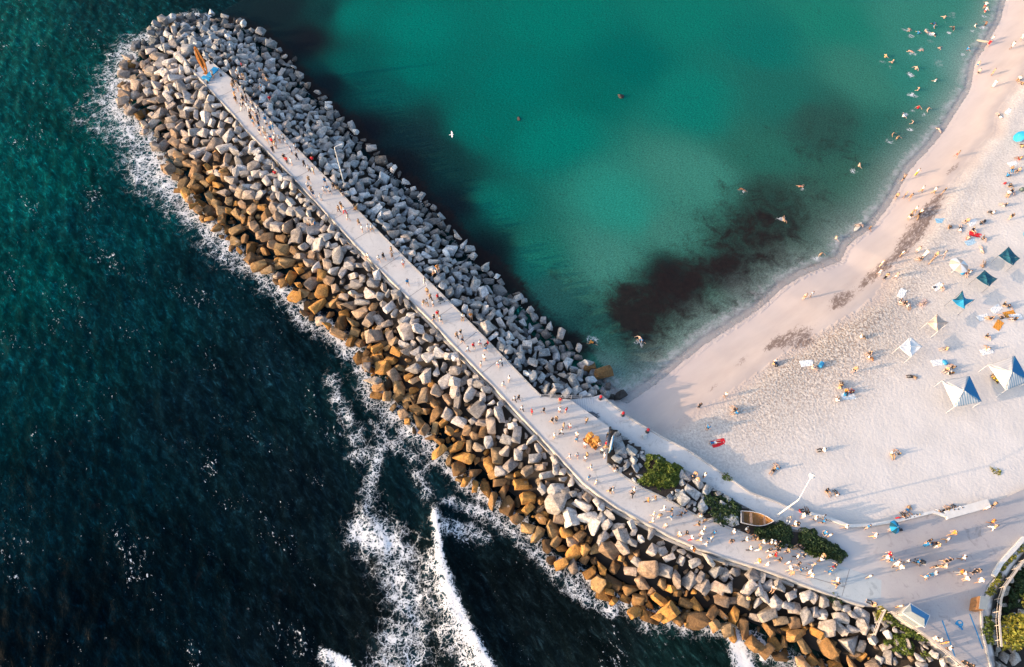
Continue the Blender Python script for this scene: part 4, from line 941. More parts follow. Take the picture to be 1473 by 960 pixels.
# ------------------------------------------------------------------ kiosk with hipped blue roof, brown shed
m_wallw = plain('kiosk_wall', (.40, .38, .36), .8, .12, 2); m_roofb = plain('blue_roof_face', (.015, .17, .36), .5, .08, 4, .3); m_roofg = plain('grey_roof_sheet', (.20, .23, .25), .6, .12, 3)
def kiosk():
    z = 2.45; C4 = [at(*p, 3.5+z) for p in [(1309.5,868.5),(1337.5,885.7),(1330,903),(1298,881.5)]]
    c = sum(C4)/4; root = empty('kiosk', (c[0], c[1], Sp(c[0]))); tag(root, 'small kiosk hut with blue and grey hipped roof by the railing', 'kiosk')
    E4 = [Vector((q[0]-c[0], q[1]-c[1], z)) for q in C4]; W4 = [Vector((q.x*.88, q.y*.88, 0)) for q in E4]
    b = MB(); vs = W4+[Vector((q.x, q.y, z)) for q in W4]; b.add(vs, [(i, (i+1) % 4, (i+1) % 4+4, i+4) for i in range(4)]); b.build('walls', m_wallw, root)
    ra = E4[0].lerp(E4[3], .86)*.62; rb = E4[1].lerp(E4[2], .78)*.5; ra.z = rb.z = z+.62
    V = E4+[ra, rb]
    b = MB(); b.add(V, [(0, 1, 5, 4)]); b.build('roof_panel', m_roofb, root)['label'] = 'blue roof slope'  # two adjoining roof faces blue, the other two grey
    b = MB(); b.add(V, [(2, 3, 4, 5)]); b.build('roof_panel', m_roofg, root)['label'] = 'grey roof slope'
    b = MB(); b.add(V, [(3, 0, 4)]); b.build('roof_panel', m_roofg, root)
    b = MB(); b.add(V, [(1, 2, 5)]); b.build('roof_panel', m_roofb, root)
    b = MB()
    for i in range(4): b.tube([E4[i], E4[(i+1) % 4]], .045, 6)
    b.build('gutter', m_white, root)
    b = MB(); b.tube([ra, rb], .05, 6); b.build('ridge_cap', m_roofg, root)
    a_, d_ = W4[3], W4[2]; m = (a_+d_)/2; an = atan2(d_.y-a_.y, d_.x-a_.x)
    b = MB(); b.box((m.x, m.y, 1.45), (1.6, .10, .9), an); b.build('shutter', m_roofg, root)
    b = MB(); b.box((m.x, m.y, .95), (1.8, .34, .05), an); b.build('counter', m_white, root)
kiosk()
m_brown = plain('brown_timber', (.22, .11, .05), .8, .3, 4)
def shed():
    z = 1.8; C4 = [at(*p, 3.5+z) for p in [(1410.5,857.5),(1422.5,859),(1418.5,878),(1408,875.5)]]
    c = sum(C4)/4; root = empty('shed', (c[0], c[1], Sp(c[0]))); tag(root, 'small brown timber bin shed with a flat grey lid by the fence', 'shed')
    E4 = [Vector((q[0]-c[0], q[1]-c[1], 0)) for q in C4]
    b = MB(); vs = [e*.93 for e in E4]+[e*.93+Vector((0, 0, z)) for e in E4]; b.add(vs, [(i, (i+1) % 4, (i+1) % 4+4, i+4) for i in range(4)]); b.build('walls', m_brown, root)
    b = MB(); b.prism([(e.x*1.03, e.y*1.03, z+.07+.06*(i in (1, 2))) for i, e in enumerate(E4)], .07); b.build('lid', m_roofg, root)
    a_, d_ = E4[3]*.93, E4[0]*.93; m = (a_+d_)/2; an = atan2(d_.y-a_.y, d_.x-a_.x)
    for s in (-.25, .25):
        k = a_.lerp(d_, .5+s); b = MB(); b.box((k.x, k.y, z*.5), (.8, .07, z*.8), an); dr_ = b.build('door', m_brown, root)
        b = MB(); b.box((k.x-.05, k.y-.03, z*.55), (.04, .12, .2), an); b.build('handle', m_dark, dr_)
shed()
# ------------------------------------------------------------------ beach tents
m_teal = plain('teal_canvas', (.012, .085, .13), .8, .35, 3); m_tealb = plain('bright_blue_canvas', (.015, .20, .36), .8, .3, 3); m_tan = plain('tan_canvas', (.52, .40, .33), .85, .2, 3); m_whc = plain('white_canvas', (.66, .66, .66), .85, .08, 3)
def striped(name, ca, cb, ang, sc):
    t = NT(name); o = t.coord(); wv = t.N('ShaderNodeTexWave'); wv.inputs['Scale'].default_value = sc; t.L(t.mapping(o, (1, 1, .0), (0, 0, ang)), wv.inputs['Vector'])
    return t.out(t.mix(t.ramp(wv.outputs['Fac'], [(.35, 0), (.6, 1.0)]), ca, cb), .85)
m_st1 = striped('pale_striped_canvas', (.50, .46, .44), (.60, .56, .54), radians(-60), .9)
m_st2 = striped('grey_blue_striped_panel', (.20, .30, .38), (.50, .50, .50), radians(-18), .9)
m_blu = plain('deep_blue_panel', (.012, .15, .32), .85, .1, 3)  # each pavilion: two pale faces, one grey-blue, one deep blue
def canopy(corners, apex, h, rise, mats, label, name='beach_tent', sag=.22, cat='beach tent', inward=.10, group=None):
    g0 = place(*apex); zb = g0.z
    for _ in range(2):
        C4 = [at(*p, zb+h) for p in corners]; ap = at(*apex, zb+h+rise)
    root = empty(name, (ap[0], ap[1], zb)); tag(root, label, cat, group); o = Vector((ap[0], ap[1], zb))
    E4 = [Vector(q)-o for q in C4]; A = Vector((0, 0, h+rise)); n = 8
    for i in range(4):
        P, Q = E4[i], E4[(i+1) % 4]; b = MB(); vs = []; fs = []
        for u in range(n+1):
            for v in range(n+1):
                s = v/n; edge = P.lerp(Q, s); edge = edge*(1-inward*sin(pi*s)*0.5); t_ = u/n; q = A.lerp(edge, t_)
                q.z -= sag*sin(pi*t_)*.8*(.4+.6*sin(pi*s)) ; q.z += .03*sin(7*t_+5*s+i); vs.append(q)
        for u in range(n):
            for v in range(n):
                a_ = u*(n+1)+v; fs.append((a_, a_+n+1, a_+n+2, a_+1) if u else (a_, a_+n+1, a_+n+2, a_+1))
        b.add(vs, fs); ob = b.build('canopy_panel', mats[i % len(mats)], root, True); md = ob.modifiers.new('solid', 'SOLIDIFY'); md.thickness = .02
    for e in E4:
        b = MB(); b.tube([(e.x*.98, e.y*.98, -.2), (e.x*.98, e.y*.98, e.z)], .02, 6); b.build('pole', m_dark if h < 1.75 else m_white, root)
    return root
CG = 'canvas beach tents'
canopy([(1451,355),(1436,368),(1457.7,382),(1467.6,371.6)], (1452,368.5), 1.7, .22, [m_teal], 'dark teal square beach tent farthest up the beach', group=CG)
canopy([(1416.3,388.8),(1403.5,400),(1423.3,412),(1435,401)], (1419,400), 1.7, .22, [m_teal], 'dark teal square beach tent between the other two blue ones', group=CG)
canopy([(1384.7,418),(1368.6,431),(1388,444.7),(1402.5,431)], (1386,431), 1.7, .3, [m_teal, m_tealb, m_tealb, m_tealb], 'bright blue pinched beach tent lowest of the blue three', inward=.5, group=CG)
canopy([(1348.3,452),(1333.5,464.5),(1349,477),(1365,463.8)], (1348,463.5), 1.8, .5, [m_tan], 'tan canvas beach tent with drooping sides', inward=.15, group=CG)
canopy([(1309.5,484.7),(1293,499.5),(1310.3,513.8),(1327,498.4)], (1309.5,498), 1.9, .22, [m_whc], 'white square beach tent with a wide shadow', inward=.05, group=CG)
PG = 'large pyramid beach pavilions'
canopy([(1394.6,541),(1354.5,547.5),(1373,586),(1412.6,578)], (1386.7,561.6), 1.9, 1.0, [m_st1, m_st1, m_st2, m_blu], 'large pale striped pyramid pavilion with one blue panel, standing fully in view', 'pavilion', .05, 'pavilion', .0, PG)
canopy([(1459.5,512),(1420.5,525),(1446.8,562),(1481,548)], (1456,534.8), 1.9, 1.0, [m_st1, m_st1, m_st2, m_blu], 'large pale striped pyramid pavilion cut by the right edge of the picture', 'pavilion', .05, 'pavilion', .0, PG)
def umbrella(px, r, mats, label, h=1.9, tilt=(0, 0)):
    q = place(*px); root = empty('beach_umbrella', q); tag(root, label, 'umbrella'); n = 8; M = Matrix.Rotation(tilt[0], 3, 'X')@Matrix.Rotation(tilt[1], 3, 'Y')
    piv = Vector((0, 0, h*.8))
    tr_ = lambda v: M@(Vector(v)-piv)+piv
    for k in range(n):
        a0, a1 = 2*pi*k/n, 2*pi*(k+1)/n; vs = []; fs = []
        for u in range(5):
            t_ = u/4; z = h+.42*(1-t_**1.7)
            for v in range(4): a = a0+(a1-a0)*v/3; rr = r*t_*(1-.05*sin(pi*v/3)); vs.append(tr_((rr*cos(a), rr*sin(a), z)))
        for u in range(4):
            for v in range(3): fs.append((u*4+v, u*4+4+v, u*4+5+v, u*4+1+v))
        b = MB(); b.add(vs, fs); b.build('canopy_panel', mats[k % len(mats)], root, True)
    b = MB(); b.tube([(0, 0, -.2), tr_((0, 0, h*.8)), tr_((0, 0, h+.48))], .025, 6); b.build('pole', m_white, root)
umbrella((1368,393), 1.35, [m_whc, m_tan], 'large cream beach umbrella left of the dark teal tents')
umbrella((1463,202.5), 1.0, [plain('sky_blue_canvas', (.02, .28, .50), .7, .1, 3)], 'bright blue beach umbrella near the right edge high up the beach', 1.0, (0, -.9))
umbrella((1277,762), .75, [plain('sky_blue_canvas', (.02, .28, .50)), m_teal], 'blue umbrella on the plaza beside the white beach wall', 1.4, (.2, .3))
# ------------------------------------------------------------------ small things on the sand
def towel(px, rz, col, label, L=1.8, W=.9):
    q = place(*px); b = MB(); vs = []; fs = []; n = 7
    for i in range(n+1):
        for j in range(5): vs.append((L*(i/n-.5), W*(j/4-.5), .05+.03*sin(i*1.7+j*2.1+px[0])))
    for i in range(n):
        for j in range(4): a = i*5+j; fs.append((a, a+5, a+6, a+1))
    b.add(vs, fs); o = b.build('towel', plain('towel_'+'_'.join(f'{c:.2f}' for c in col), col, .95, .12, 9)); o.location = q; o.rotation_euler = (0, 0, rz); md = o.modifiers.new('s', 'SOLIDIFY'); md.thickness = .02
    tag(o, label, 'towel', 'towels on the beach')
RD, WH, BL, TN, PK, OR, DK = (.6, .02, .03), (.7, .7, .7), (.03, .22, .42), (.5, .38, .28), (.6, .25, .28), (.6, .25, .04), (.03, .03, .04)
for a in [((1033.5,637.5),.3,RD,'red towel beside a lying person in the open sand below the rough strip'),((1160,523),.2,WH,'white towel left of a blue bag at the rough sand edge'),((1403,338),-.3,RD,'red towel in the group above the cream umbrella'),((1354,318),.1,(.25,.45,.6),'pale blue towel by the seaweed line'),
          ((1396,349),.4,(.35,.5,.62),'pale blue towel below the red towel'),((1399,320.5),.5,WH,'white towel in the group upper right of the seaweed'),((1457,236),.3,WH,'white and blue towel near the right edge high up the beach'),((1349,522),.2,WH,'white towel above left of the middle pavilion'),
          ((1328,437),.7,(.6,.45,.4),'pink towel right of a seated group below the rough sand'),((1296.8,422.5),1.0,WH,'white towel with a sunbather on the rough sand'),((1451,161),.8,WH,'white towel highest up the beach'),((1419,506),.3,WH,'white towel above the right hand pavilion'),
          ((1414,457),.3,WH,'white towel in the group right of the tan shade'),((1433,444.5),.6,WH,'long white towel right of the lowest blue shade'),((1452,452),.3,OR,'orange towel lower right of the blue shades'),((1461,456),.2,WH,'white towel rightmost below the blue shades'),((1220,570.5),.1,WH,'white towel in the dense group on the middle of the beach'),((1436,468),.9,OR,'orange towel lowest of the group below the blue shades'),((1349,412.5),.6,WH,'white towel lower left of the cream umbrella')]: towel(*a)
def bag(px, col, label, s=.5, cat='bag'):
    q = place(*px); r_ = empty('bag', q, random.random()*3); tag(r_, label, cat, 'bags lying on the beach')
    m = plain('bag_'+'_'.join(f'{c:.2f}' for c in col), col, .8, .2, 7)
    b = MB(); b.box((0, 0, s*.3), (s, s*.6, s*.6)); o = b.build('sack', m, r_); md = o.modifiers.new('b', 'BEVEL'); md.width = s*.16; md.segments = 3
    b = MB(); b.tube([(-s*.3, 0, s*.58), (-s*.15, 0, s*.85), (s*.15, 0, s*.85), (s*.3, 0, s*.58)], .02, 5); b.build('strap', m, r_)
for a in [((1180,526),BL,'blue bag right of the white towel at the rough sand edge',.9),((1445,264.5),RD,'red bag beside the group near the right edge',.45),((1358.5,522.5),BL,'blue cool bag above the middle pavilion',.7),((1380,385),DK,'long black bag beside the cream umbrella',.6),((1383,393),BL,'blue bag right of the cream umbrella',.8),
          ((1415.7,319),DK,'small black bag alone right of the upper group',.5),((1343.6,414),DK,'dark bag left of the pair under the cream umbrella',.4),((1290,759.5),DK,'black bag nearest the blue umbrella on the plaza',.5),((1294,763),DK,'black bag farther from the blue umbrella on the plaza',.5),((1215,568),BL,'blue bag in the dense middle beach group',.5),((1470,274),(.12,.16,.14),'grey green bag at the right edge of the picture',.9),((1370,537),OR,'orange bag beside the group above the middle pavilion',.4),((1474,338),BL,'dark blue bag at the right edge above the teal tents',.8)]: bag(*a)
def surfboard(px, rz, col, label, z=None):
    q = place(*px) if z is None else Vector(at(px[0], px[1], z)); n = 14; top = [(1.1*cos(a), .30*sin(a)*(1-.12*cos(a)), 0) for a in np.linspace(0, 2*pi, n*2, endpoint=False)]
    b = MB(); b.prism([(x, y, .06+.05*max(0, x)) for x, y, _ in top], .06); r_ = empty('surfboard', q, rz); tag(r_, label, 'surfboard', 'surfboards'); o = b.build('board', plain('board_%d' % int(px[0]), col, .3, .1, 4, .5), r_)
    b = MB(); b.prism([(-.9, -.01, .0), (-.7, -.01, .0), (-.78, .01, .0)], .14); b.build('fin', m_dark, r_)
surfboard((1413.5,59.5), radians(-10), (.72,.55,.35), 'cream surfboard carried in the shallows at the upper right', .9)
surfboard((1234,326.5), radians(50), (.7,.62,.5), 'pale bodyboard floating in the shallows near the seaweed', .04)
# seagull over the lagoon
q = at(650, 194, 14.0); r_ = empty('seagull', q, radians(10)); tag(r_, 'white seagull gliding low over the sheltered green water', 'seagull')
b = MB(); bm_ = [(-.24, 0, 0), (-.12, 0, .01), (0, 0, .02), (.12, 0, .02), (.20, 0, .03), (.25, 0, .03)]; b.tube(bm_, [.02, .06, .075, .055, .045, .01], 8)
for s in (-1, 1): b.add([(.08, s*.05, .04), (.12, s*.32, .12), (-.02, s*.72, .06), (-.10, s*.34, .10), (-.08, s*.05, .03)], [(0, 1, 3, 4), (1, 2, 3)]); b.add([(.08, s*.05, .03), (.12, s*.32, .11), (-.02, s*.72, .05), (-.10, s*.34, .09), (-.08, s*.05, .02)], [(4, 3, 1, 0), (3, 2, 1)])
b.add([(-.22, .02, 0), (-.38, .08, 0), (-.38, -.08, 0), (-.22, -.02, 0)], [(0, 1, 2, 3)])
b.build('body', plain('gull_white', (.75, .75, .75), .8, .1), r_)
b = MB(); b.tube([(.25, 0, .03), (.31, 0, .02)], [.012, .004], 5); b.build('beak', plain('gull_beak', (.6, .35, .03), .6), r_)
# pushchairs
for (px, rz, lab) in (((635,434.5), .6, 'dark pushchair beside the person in red halfway along the walk'), ((1319.5,809.5), 2.5, 'dark pushchair in the middle of the plaza')):
    q = place(*px); r_ = empty('pushchair', q, rz); tag(r_, lab, 'pushchair', 'pushchairs')
    b = MB(); b.box((0, 0, .5), (.6, .4, .08), tilt=(0, .2)); b.box((-.25, 0, .7), (.08, .4, .45), tilt=(0, -.4)); b.build('seat', m_dark, r_)
    b = MB(); [b.tube([(-.2+.28*cos(a), y, .75+.28*sin(a)) for a in np.linspace(.3, 2.2, 6)], .14, 6) for y in (-.08, .08)]; b.build('hood', m_dark, r_)
    b = MB(); [b.tube([(.35, s*.2, .1), (0, s*.2, .5), (-.5, s*.2, 1.0)], .02, 5) for s in (-1, 1)]; b.tube([(-.5, -.2, 1.0), (-.5, .2, 1.0)], .02, 5); b.build('frame', m_white, r_)
    for x, y in ((.35, .2), (.35, -.2), (-.3, .22), (-.3, -.22)):
        b = MB(); b.tube([(x, y-.02, .1), (x, y+.02, .1)], .1, 10); b.build('wheel', m_dark, r_)
# ------------------------------------------------------------------ people
def V3(*a): return Vector(a)
def pose_joints(kind):
    """joint positions (facing +X), z up, feet on z = 0; returns {joint:(pos, radius)}"""
    J = {}
    def put(n, x, y, z, rx, ry=None): J[n] = (V3(x, y, z), rx, ry or rx)
    pel = .93; lean = 0.0
    put('pelvis', 0, 0, pel, .115, .15); put('waist', .0, 0, pel+.16, .10, .13); put('chest', .0, 0, pel+.38, .115, .155)
    put('neck', .0, 0, pel+.545, .055); put('skull', .015, 0, pel+.66, .085, .078); put('crown', .005, 0, pel+.745, .07, .065)
    for s, n in ((1, 'l'), (-1, 'r')):
        put('sh'+n, 0, s*.175, pel+.475, .058); put('el'+n, -.03, s*.235, pel+.20, .042); put('wr'+n, .05, s*.255, pel-.04, .03); put('ha'+n, .07, s*.26, pel-.13, .034)
        put('hip'+n, 0, s*.09, pel-.04, .088); put('kn'+n, .015, s*.10, .50, .058); put('an'+n, -.02, s*.10, .09, .04); put('to'+n, .13, s*.12, .035, .036)
    def mv(n, x, y, z): J[n] = (V3(x, y, z), J[n][1], J[n][2])
    if kind == 'walk':
        mv('knl', .17, .09, .53); mv('anl', .26, .09, .10); mv('tol', .40, .10, .06); mv('knr', -.04, -.09, .49); mv('anr', -.30, -.09, .16); mv('tor', -.18, -.10, .04)
        mv('ell', -.16, .22, pel+.21); mv('wrl', -.14, .22, pel-.03); mv('hal', -.13, .22, pel-.12); mv('elr', .08, -.23, pel+.20); mv('wrr', .24, -.20, pel+.04); mv('har', .31, -.19, pel-.02)
    if kind == 'arm':   # hand to the face / phone held up
        mv('ell', .10, .24, pel+.24); mv('wrl', .26, .14, pel+.42); mv('hal', .30, .11, pel+.49); mv('elr', .08, -.24, pel+.22); mv('wrr', .26, -.12, pel+.36); mv('har', .31, -.09, pel+.43)
    if kind == 'sit':
        d = -.93+.13
        for n in list(J):
            if n[:2] in ('kn', 'an', 'to'): continue
            p, a, b_ = J[n]; q = p.copy(); q.z += d; q.x += -.10*(q.z/ .7) if n != 'pelvis' else 0; J[n] = (q, a, b_)
        for s, n in ((1, 'l'), (-1, 'r')):
            mv('kn'+n, .40, s*.17, .36); mv('an'+n, .68, s*.13, .06); mv('to'+n, .82, s*.15, .05); mv('el'+n, .02, s*.27, .34); mv('wr'+n, .26, s*.20, .36); mv('ha'+n, .34, s*.18, .38)
    if kind == 'seat':  # on a wall or rock 0.45 m high
        d = -.93+.55
        for n in list(J):
            if n[:2] in ('kn', 'an', 'to'): continue
            p, a, b_ = J[n]; q = p.copy(); q.z += d; J[n] = (q, a, b_)
        for s, n in ((1, 'l'), (-1, 'r')):
            mv('kn'+n, .42, s*.13, .54); mv('an'+n, .46, s*.12, .10); mv('to'+n, .60, s*.13, .05); mv('el'+n, .04, s*.25, .75); mv('wr'+n, .26, s*.16, .66); mv('ha'+n, .34, s*.14, .64)
    if kind in ('lie', 'swim'):
        z0 = .14
        f = lambda p: V3(p.z-pel, p.y, z0+p.x*.6)
        for n in list(J): p, a, b_ = J[n]; J[n] = (f(p), a, b_)
        if kind == 'lie':
            mv('elr', .30, -.42, .10); mv('wrr', .48, -.30, .12); mv('har', .55, -.22, .14); mv('knl', -.42, .20, .28); mv('anl', -.80, .18, .08); mv('tol', -.88, .20, .14)
        else:
            mv('ell', .62, .36, .12); mv('wrl', .84, .30, .10); mv('hal', .93, .27, .08); mv('elr', .40, -.42, .02); mv('wrr', .20, -.58, .04); mv('har', .12, -.64, .04)
            mv('knl', -.42, .16, .08); mv('anl', -.78, .26, .02); mv('tol', -.92, .28, .0); mv('knr', -.40, -.14, .0); mv('anr', -.76, -.10, -.05); mv('tor', -.92, -.12, -.06)
    if kind == 'wade':
        for s, n in ((1, 'l'), (-1, 'r')): mv('el'+n, .06, s*.42, pel+.33); mv('wr'+n, .24, s*.56, pel+.22); mv('ha'+n, .32, s*.60, pel+.20)
    return J
BONES = [('pelvis', 'waist', 'torso'), ('waist', 'chest', 'torso'), ('chest', 'neck', 'torso'), ('neck', 'skull', 'head'), ('skull', 'crown', 'head')]
for n in 'lr': BONES += [('chest', 'sh'+n, 'torso'), ('sh'+n, 'el'+n, 'uarm'), ('el'+n, 'wr'+n, 'farm'), ('wr'+n, 'ha'+n, 'hand'), ('pelvis', 'hip'+n, 'hips'), ('hip'+n, 'kn'+n, 'thigh'), ('kn'+n, 'an'+n, 'calf'), ('an'+n, 'to'+n, 'foot')]
def build_pose(kind):
    J = pose_joints(kind); names = list(J); idx = {n: i for i, n in enumerate(names)}
    me = bpy.data.meshes.new('tmp'); ed = [(idx[a], idx[b_]) for a, b_, _ in BONES]; vs = [J[n][0] for n in names]
    # fingers and a thumb: short chains from each palm
    rad = [(J[n][1], J[n][2]) for n in names]
    for n in 'lr':
        h = J['ha'+n][0]; w_ = J['wr'+n][0]; dv = (h-w_).normalized(); sd_ = dv.cross(V3(0, 0, 1) if abs(dv.z) < .9 else V3(1, 0, 0)).normalized()
        for k, (o_, L_) in enumerate(((-.03, .065), (-.01, .078), (.01, .074), (.03, .058))):
            vs += [h+sd_*o_+dv*.03, h+sd_*o_*1.2+dv*(.03+L_)]; rad += [(.010, .010), (.008, .008)]; ed += [(idx['ha'+n], len(vs)-2), (len(vs)-2, len(vs)-1)]
        vs.append(h+sd_*.055+dv*.02); rad.append((.010, .010)); ed.append((idx['ha'+n], len(vs)-1))
    me.from_pydata(vs, ed, []); o = bpy.data.objects.new('tmp', me); COL.objects.link(o)
    o.modifiers.new('skin', 'SKIN')
    for i, sv in enumerate(me.skin_vertices[0].data): sv.radius = rad[i]; sv.use_root = (i == idx['pelvis'])
    ss = o.modifiers.new('sub', 'SUBSURF'); ss.levels = 1
    dg = bpy.context.evaluated_depsgraph_get(); dg.update(); ev = o.evaluated_get(dg); m2 = ev.to_mesh()
    P = np.array([v.co[:] for v in m2.vertices]); Nn = np.array([v.normal[:] for v in m2.vertices]); Fc = [tuple(p.vertices) for p in m2.polygons]
    ev.to_mesh_clear(); bpy.data.objects.remove(o); bpy.data.meshes.remove(me)
    reg = []
    for f_ in Fc:
        c = P[list(f_)].mean(0); best = 9; r_ = ''
        for a, b_, k in BONES:
            A = np.array(J[a][0]); B = np.array(J[b_][0]); e = B-A; t_ = np.clip((c-A)@e/(e@e), 0, 1); d_ = np.linalg.norm(c-A-t_*e)-(J[a][1]*(1-t_)+J[b_][1]*t_)
            if k == 'uarm' and t_ > .62: kk = 'uarm2'
            elif k == 'thigh' and t_ > .62: kk = 'thigh2'
            elif (a, b_) == ('pelvis', 'waist') and t_ < .35: kk = 'hips'
            elif (a, b_) == ('chest', 'neck') and t_ > .78: kk = 'neck'
            else: kk = k
            if d_ < best: best = d_; r_ = kk
        reg.append(r_)
    hd = (np.array(J['skull'][0])+np.array(J['crown'][0]))/2
    fwd = V3(1, 0, 0) if kind not in ('lie', 'swim') else V3(0, 0, 1 if kind == 'lie' else -1)
    up = V3(0, 0, 1) if kind not in ('lie', 'swim') else V3(1, 0, 0)
    # nose and ears give the head a front
    out = {'body': (P, Fc)}
    def shell(test, off):
        ids = [i for i, r_ in enumerate(reg) if test(r_, P[list(Fc[i])].mean(0))]; used = sorted({v for i in ids for v in Fc[i]}); mp = {v: k for k, v in enumerate(used)}
        return P[used]+Nn[used]*off, [tuple(mp[v] for v in Fc[i]) for i in ids]
    out['shirt'] = shell(lambda r_, c: r_ in ('torso', 'uarm'), .022)
    out['vest'] = shell(lambda r_, c: r_ == 'torso', .018)
    out['shorts'] = shell(lambda r_, c: r_ in ('hips', 'thigh'), .020)
    out['trousers'] = shell(lambda r_, c: r_ in ('hips', 'thigh', 'thigh2', 'calf'), .020)
    out['briefs'] = shell(lambda r_, c: r_ == 'hips', .012)
    fw, upn = np.array(fwd), np.array(up)
    out['hair'] = shell(lambda r_, c: r_ == 'head' and ((c-hd)@upn > -.05) and ((c-hd)@fw < .035+.6*max(0, (c-hd)@upn)), .018)
    ms = {}
    for k, (p_, f_) in out.items():
        m_ = bpy.data.meshes.new('person_'+k if k != 'body' else 'person'); m_.from_pydata([tuple(q) for q in p_], [], f_); m_.shade_smooth(); m_.materials.append(None); ms[k] = m_
    return ms
POSES = {k: build_pose(k) for k in ('stand', 'walk', 'arm', 'sit', 'seat', 'lie', 'swim', 'wade')}
CLO = {'w': ('white', (.72, .70, .68)), 'k': ('black', (.02, .02, .025)), 'b': ('blue', (.02, .16, .36)), 'r': ('red', (.58, .015, .03)), 't': ('tan', (.45, .27, .14)), 'g': ('grey', (.25, .26, .28)),
       'o': ('orange', (.60, .22, .04)), 'y': ('yellow', (.62, .45, .04)), 'c': ('cream', (.62, .52, .42)), 'd': ('dark blue', (.02, .04, .09)), 'n': ('bare', None)}
SKIN = [plain('skin_fair', (.56, .37, .28), .6, .08, 5), plain('skin_tan', (.42, .25, .16), .6, .08, 5), plain('skin_brown', (.22, .11, .06), .6, .08, 5)]
HAIRM = [('dark', plain('hair_dark', (.02, .014, .01), .6)), ('brown', plain('hair_brown', (.09, .045, .02), .6)), ('blond', plain('hair_blond', (.42, .28, .12), .6))]
persons = []
prs = random.Random(12)
def person(px, py, pose, top='w', bot='k', rz=None, z=None, sc=None):
    q = place(px, py) if z is None else Vector(at(px, py, z))
    P = {'s': 'stand', 'w': 'walk', 'a': 'arm', 'i': 'sit', 'h': 'seat', 'l': 'lie', 'm': 'swim', 'u': 'wade'}[pose]; ms = POSES[P]
    if rz is None: rz = prs.uniform(0, 2*pi)
    sc = sc or prs.uniform(.92, 1.03)
    o = bpy.data.objects.new('person', ms['body']); COL.objects.link(o); o.location = q; o.rotation_euler = (0, 0, rz); o.scale = (sc,)*3
    def setm(ob, m): ob.material_slots[0].link = 'OBJECT'; ob.material_slots[0].material = m
    sk = prs.choices((0, 1, 2), (6, 4, 1))[0]; setm(o, SKIN[sk])
    def child(k, nm, m):
        c = bpy.data.objects.new(nm, ms[k]); COL.objects.link(c); c.parent = o; setm(c, m); return c
    hn, hm = prs.choices(HAIRM, (5, 4, 2))[0]; child('hair', 'hair', hm)
    if top != 'n': child('shirt' if prs.random() < .75 or P in ('walk',) else 'vest', 'shirt', plain('cloth_'+CLO[top][0].replace(' ', '_'), CLO[top][1], .9, .12, 7))
    bk = 'briefs' if (top == 'n' and P in ('swim', 'lie')) else ('trousers' if (top != 'n' and prs.random() < .3 and P not in ('swim', 'wade')) else 'shorts')
    bcol = bot if bot != 'n' else 'k'
    child(bk, {'briefs': 'swim_briefs', 'trousers': 'trousers', 'shorts': 'shorts'}[bk], plain('cloth_'+CLO[bcol][0].replace(' ', '_'), CLO[bcol][1], .9, .12, 7))
    o['category'] = 'person'
    tn = 'bare chested' if top == 'n' else 'in '+CLO[top][0]+' top'
    pn = {'stand': 'standing', 'walk': 'walking', 'arm': 'standing with raised hands', 'sit': 'sitting', 'seat': 'seated', 'lie': 'lying', 'swim': 'swimming', 'wade': 'wading'}[P]
    persons.append((o, tn, CLO[bcol][0]+(' trousers' if bk == 'trousers' else ' shorts'), hn, pn, (q.x, q.y)))
    return o
